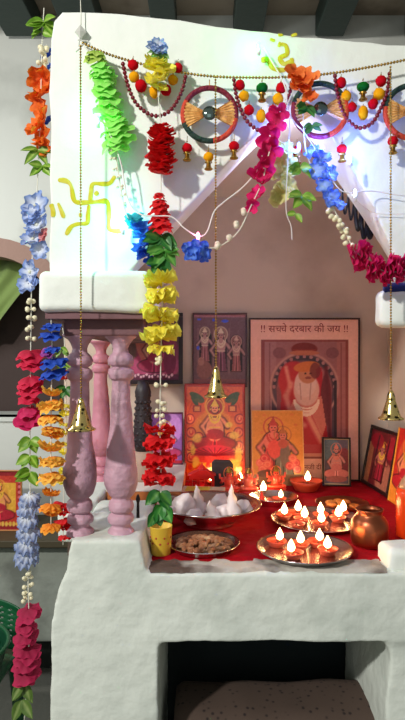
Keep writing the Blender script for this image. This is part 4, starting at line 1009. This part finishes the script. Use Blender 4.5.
for a in [(-.070, -.005, .058, .032, (.3, 0, 1), 'lump', 'large rounded white sweet at the left of the steel dish'), (-.022, .012, .072, .020, (-.15, 0, 1), 'cone', 'upright white sweet near the middle of the steel dish'), (.010, -.045, .060, .019, (-.2, -.35, 1), 'cone', 'white cone sweet leaning to the front rim'),
          (.062, -.020, .082, .021, (-.12, 0, 1), 'cone', 'tallest pointed white sweet at the right of the dish'), (.030, .040, .045, .025, (0, 0, 1), 'lump', 'low white sweet behind the tall pointed one'), (.085, .030, .035, .020, (.3, 0, 1), 'lump', 'small white sweet at the back right rim of the dish'),
          (-.035, -.06, .034, .024, (-.3, -.3, 1), 'lump', 'flat white sweet at the front left rim of the dish'), (-.06, .05, .04, .026, (-.2, .2, 1), 'lump', 'white sweet behind the large rounded one'), (.035, -.015, .034, .022, (.1, -.3, 1), 'lump', 'low white sweet in front of the tall pointed one'), (-.095, -.02, .03, .02, (-.4, 0, 1), 'lump', 'white sweet touching the left rim of the dish')]: sweet(*a)
# plate of brown food below it
qx, qy = X_(203, 1.225), 1.225
z = plate(qx, qy, .080, 'steel plate of brown crumbly food in front of the sugar sweets', rim=.012)
g = Geo()
for i in range(150):
    a = random.random() * 6.28; q = .060 * math.sqrt(random.random()); g.sphere((qx + q * math.cos(a), qy + q * math.sin(a), z + .004 + .010 * random.random() * (1 - q / .07)), random.uniform(.004, .009), 7, 5, (1, 1, .7))
o = g.build('crumbly_food', mat('brown_food', (150, 96, 60), .7, bump=.4, stain=(190, 150, 110), sscale=40), loc=(qx, qy, z)); tag(o, 'brown crumbly food heaped on the front left steel plate', 'food'); o['kind'] = 'stuff'
# yellow cup, black stand
ux, uy = X_(161, 1.19), 1.19
cp = thing('cup', 'yellow cup with red marks by the counter edge under the hanging leaves', 'cup', (ux, uy, TOP + .004))
g = Geo().lathe((ux, uy, TOP + .004), [(.0003, 0), (.020, 0), (.021, .002), (.0235, .058), (.0245, .060), (.0225, .059), (.019, .004), (.0003, .003)], 30); g.build('cup_body', mat('yellow_plastic', (222, 184, 60), .4), cp)
g = Geo()
for k in range(16): a = k * 2 * PI / 16; g.sphere((ux + .0222 * math.cos(a), uy + .0222 * math.sin(a), TOP + .030 + .012 * (k % 2)), .0024, 6, 4)
g.build('red_marks', mat('red_print_marks', (170, 40, 30), .5), cp)
ix, iy = X_(138, 1.26), 1.26
g = Geo().lathe((ix, iy, TOP + .004), [(.0003, 0), (.016, 0), (.021, .010), (.020, .022), (.010, .036), (.004, .046), (.003, .09), (.0055, .098), (.003, .106), (.0003, .11)], 20)
tag(g.build('incense_stand', mat('black_iron', (26, 20, 22), .5, .4), loc=(ix, iy, TOP)), 'black slender incense stand beside the worn mauve pillar', 'stand')
# booklet
g = Geo(); bkx, bky = X_(203, 1.625), 1.625; g.box(-.062, .062, -.035, .035, 0, .036)
bk_ = thing('booklet', 'flat white box with yellow print behind the sugar sweets', 'box', (bkx, bky, CT), (0, 0, -.12))
bevel(g.build('box_body', mat('white_card', (232, 218, 190), .6), bk_, smooth=False, local=True), .001)
g = Geo(); g.box(-.05, .02, -.028, .028, .0361, .0366); g.box(-.045, .05, -.0356, -.035, .018, .032); g.build('yellow_print', mat('yellow_print', (226, 206, 70), .6), bk_, smooth=False, local=True)
# small red temple
mx, my = X_(202, 1.74), 1.74
redp = mat('red_paint_gloss', (214, 26, 24), .35, bump=.2, bscale=60)
g = Geo(); s = 1.74 / F
g.box(mx - 13 * s, mx + 13 * s, my - .022, my + .022, CT, CT + .006)
for q in (-11, -4, 4, 11): g.box(mx + q * s - .0045, mx + q * s + .0045, my - .018, my + .018, CT + .006, CT + .045)
for q in (-7.5, 0, 7.5):
    n = 8
    for k in range(n):
        a0, a1 = PI * k / n, PI * (k + 1) / n; rr = 3.1 * s
        prism_y(g, [(mx + q * s + rr * math.cos(a0), CT + .036 + .008 * math.sin(a0)), (mx + q * s + rr * math.cos(a0), CT + .05), (mx + q * s + rr * math.cos(a1), CT + .05), (mx + q * s + rr * math.cos(a1), CT + .036 + .008 * math.sin(a1))], my - .017, my + .017)
g.box(mx - 12 * s, mx + 12 * s, my - .02, my + .02, CT + .045, CT + .055)
prism_y(g, [(mx - 14 * s, CT + .055), (mx + 14 * s, CT + .055), (mx + 4 * s, CT + .070), (mx - 4 * s, CT + .070)][::-1], my - .02, my + .02)
g.lathe((mx, my, CT + .069), [(.014, 0), (.013, .006), (.008, .012), (.003, .016), (.0005, .024)], 14)
bevel(tag(g.build('toy_temple', redp, smooth=False, loc=(mx, my, CT)), 'small glossy red temple with arches, before the orange goddess print', 'temple'), .001)
# dark stone
dx_, dy_ = X_(223, 1.80), 1.80
g = Geo(); n = 20; prism_y(g, [(dx_ - .036, CT), (dx_ + .034, CT), (dx_ + .032, CT + .075), (dx_ + .022, CT + .088), (dx_ - .028, CT + .090), (dx_ - .036, CT + .080)][::-1], dy_ - .012, dy_ + .012)
bevel(tag(g.build('dark_stone', mat('slate_stone', (52, 44, 46), .6, bump=.4), smooth=False, loc=(dx_, dy_, CT)), 'dark upright stone slab between the red temple and the idols', 'stone'), .004)
# seated idols
def idol(px, Y, h, label, robe, skin):
    x, y = X_(px, Y), Y; r = thing('idol', label, 'idol', (x, y, CT), group='seated idols on the altar'); s = h
    g = Geo().lathe((x, y, CT), [(s * .30, 0), (s * .33, s * .05), (s * .28, s * .10), (s * .33, s * .15), (s * .30, s * .17), (.0003, s * .17)], 20); g.build('pedestal', mat('idol_base_%d' % px, robe, .35), r)
    g = Geo(); z = CT + s * .17
    g.sphere((x, y - s * .03, z + s * .07), s * .1, 16, 8, (2.8, 2.0, .85)); g.sphere((x - s * .2, y - s * .1, z + s * .07), s * .09, 10, 7, (1.3, 1, .8)); g.sphere((x + s * .2, y - s * .1, z + s * .07), s * .09, 10, 7, (1.3, 1, .8))
    g.lathe((x, y, z + s * .08), [(s * .17, 0), (s * .14, s * .10), (s * .17, s * .24), (s * .15, s * .30), (s * .06, s * .34), (s * .055, s * .38)], 18)
    for q in (-1, 1):
        g.tube([(x + q * s * .15, y, z + s * .35), (x + q * s * .25, y - s * .04, z + s * .22), (x + q * s * .17, y - s * .14, z + s * (.20 if q > 0 else .30))], [s * .055, s * .045, s * .035], 8)
        g.tube([(x + q * s * .15, y, z + s * .34), (x + q * s * .28, y, z + s * .36), (x + q * s * .29, y - s * .03, z + s * .50)], [s * .05, s * .04, s * .03], 8)
    g.sphere((x, y - s * .01, z + s * .46), s * .095, 14, 10, (1, 1, 1.15)); g.sphere((x, y - s * .11, z + s * .455), s * .018, 6, 5)
    b = g.build('body', mat('idol_skin_%d' % px, skin, .35, coat=.3), r)
    g = Geo().lathe((x, y, z + s * .53), [(s * .10, 0), (s * .11, s * .03), (s * .07, s * .08), (s * .06, s * .12), (.0004, s * .2)], 14); g.build('crown', gold, r)
    g = Geo(); g.tube([(x + math.cos(a) * s * .16, y + s * .04, z + s * .50 + math.sin(a) * s * .19) for a in [2 * PI * k / 24 for k in range(24)]], s * .016, 7, closed=True); g.build('halo', mat('idol_halo', (232, 120, 70), .35), r)
    g = Geo()
    for q in (-1, 1): g.sphere((x + q * s * .035, y - s * .098, z + s * .48), s * .014, 6, 4)
    g.build('eyes', mat('black_eye_paint', (20, 10, 10), .4), b)
idol(229, 1.70, .098, 'red robed idol standing left of the pair beside the dark stone', (214, 24, 34), (232, 70, 56))
idol(248.5, 1.70, .094, 'orange idol of the pair, right beside the red robed one', (190, 40, 40), (232, 96, 70))
idol(276, 1.73, .096, 'orange-red idol in front of the golden couple print', (206, 40, 34), (236, 84, 56))

# ------------------------------------------------------------- below the counter
g = Geo(); n = 60; rows_ = 36; x0, x1 = X_(171, 1.22), X_(400, 1.22); vs = []; fs = []; zc = Z_(674, 1.33) - .11
for i in range(n + 1):
    t = i / n; x = x0 + (x1 - x0) * t; e = min(1, min(t, 1 - t) * 22) ** .5 if 0 < t < 1 else 0.0
    for j in range(rows_):
        a = 2 * PI * j / rows_; ca, sa = math.cos(a), math.sin(a); rr = 1.0
        k = .55; yy = math.copysign(abs(ca) ** k, ca) * .10 * (.80 + .20 * e) * (1 if e > 0 else .0); zz = math.copysign(abs(sa) ** k, sa) * .11 * (.80 + .20 * e) * (1 if e > 0 else .0)
        d = noise.noise(Vector((x * 12, yy * 12, zz * 12))) * .008
        vs.append((x, 1.25 + yy, zc + zz + d - .01 * math.sin(PI * t) * 0))
for i in range(n):
    for j in range(rows_): a = i * rows_ + j; b = i * rows_ + (j + 1) % rows_; fs.append((a, b, b + rows_, a + rows_))
g.add(vs, fs)
cu_m = spots_mat('brown_spotted_fabric', (80, 64, 55), (40, 30, 28), 62, .12, .30, .9)
tag(g.build('bolster', cu_m, loc=((x0 + x1) / 2, 1.25, zc - .11)), 'brown spotted bolster stored in the dark recess under the counter', 'bolster')
g = Geo(); g.box(x0 + .02, x1 - .03, 1.16, 1.36, .14, zc - .108); bevel(tag(g.build('wooden_box', mat('dark_wood_box', (60, 46, 38), .7), smooth=False, loc=(.1, 1.25, .14)), 'dark wooden box under the brown bolster in the recess', 'box'), .004)

# ------------------------------------------------------------- left background: calendar print, green chair and basket
c = Canvas(60, 84, (150, 26, 34)); c.rect(.08, .92, .08, .92, (196, 60, 40)); c.rect(.55, .86, .3, .8, (226, 170, 60)); c.ell(.4, .5, .3, .35, (214, 140, 50), al=.8); figure(c, .45, .15, .7, (230, 150, 90), (180, 30, 50), seated=True)
for k in range(10): c.ell(.1 + k * .09, .1, .04, .04, (226, 180, 80)); c.ell(.95, .1 + k * .09, .03, .03, (214, 120, 120))
c.grain(5, 12)
x, z, w, h = px_rect(-22, 21, 480, 541, 2.34)
picture('framed_print', 'red and gold print on the shelf at the far left edge', x, 2.36, Z_(541, 2.22), w, h, c, (190, 120, 60), .005)
chm = mat('green_plastic', (16, 84, 48), .4)
ch = thing('plastic_chair', 'green perforated plastic chair at the lower left edge', 'chair', (-.80, 1.62, 0))
cxx, cyy = -.79, 1.62
def perforated(fn, nu, nv, solid):
    g = Geo()
    U, V = nu * 3, nv * 3; vs = []; fs = []
    for j in range(V + 1):
        for i in range(U + 1): vs.append(fn(i / U, j / V))
    for j in range(V):
        for i in range(U):
            if i % 3 == 1 and j % 3 == 1 and not solid(i / U, j / V): continue
            a = j * (U + 1) + i; fs.append((a, a + 1, a + U + 2, a + U + 1))
    g.add(vs, fs); return g
def backf(u, v):
    x = (u - .5) * 2; zt = Z_(601, 1.7) ; z0 = .45; wz = .255 * (1 - .0 * v)
    zz = z0 + (zt - z0) * v * (1 - .16 * abs(x) ** 4)
    return (cxx + x * wz * (1 - .10 * max(0, v - .8) * 5 * 1), cyy + .10 - .05 * x * x + .03 * v, zz)
g = perforated(backf, 16, 9, lambda u, v: u < .06 or u > .94 or v < .06 or v > .92); o = g.build('backrest', chm, ch); sm = o.modifiers.new('thickness', 'SOLIDIFY'); sm.thickness = .005
g = perforated(lambda u, v: (cxx + (u - .5) * .46, cyy - .30 + .42 * v, .42 + .012 * ((u - .5) * 2) ** 2 + .0), 12, 10, lambda u, v: v < .1 or v > .9 or u < .08 or u > .92); o = g.build('seat', chm, ch); sm = o.modifiers.new('thickness', 'SOLIDIFY'); sm.thickness = .006
for qx_, qy_ in ((-1, -1), (1, -1), (-1, 1), (1, 1)):
    g = Geo(); g.tube([(cxx + qx_ * .24, cyy - .09 + qy_ * .21 , 0), (cxx + qx_ * .21, cyy - .09 + qy_ * .19, .42)], [.014, .02], 8); g.build('leg', chm, ch)
# round basket on the seat
bkx_, bky_ = -.68, 1.49
def bask(u, v):
    a = u * 2 * PI; rr = .125 + .03 * v
    return (bkx_ + rr * math.cos(a), bky_ + rr * math.sin(a), .436 + .118 * v)
bs = thing('basket', 'green slotted plastic basket on the seat of the green chair', 'basket', (bkx_, bky_, .432))
g = perforated(bask, 30, 5, lambda u, v: v < .1 or v > .86); o = g.build('basket_wall', mat('deep_green_plastic', (10, 62, 38), .4), bs); sm = o.modifiers.new('thickness', 'SOLIDIFY'); sm.thickness = .004
g = Geo(); g.tube([Vector(bask(k / 40, 1.0)) for k in range(40)], .006, 8, closed=True); g.build('basket_rim', chm, bs)
g = Geo().lathe((bkx_, bky_, .432), [(.0003, 0), (.125, 0), (.125, .004), (.0003, .004)], 36); g.build('basket_base', chm, bs)
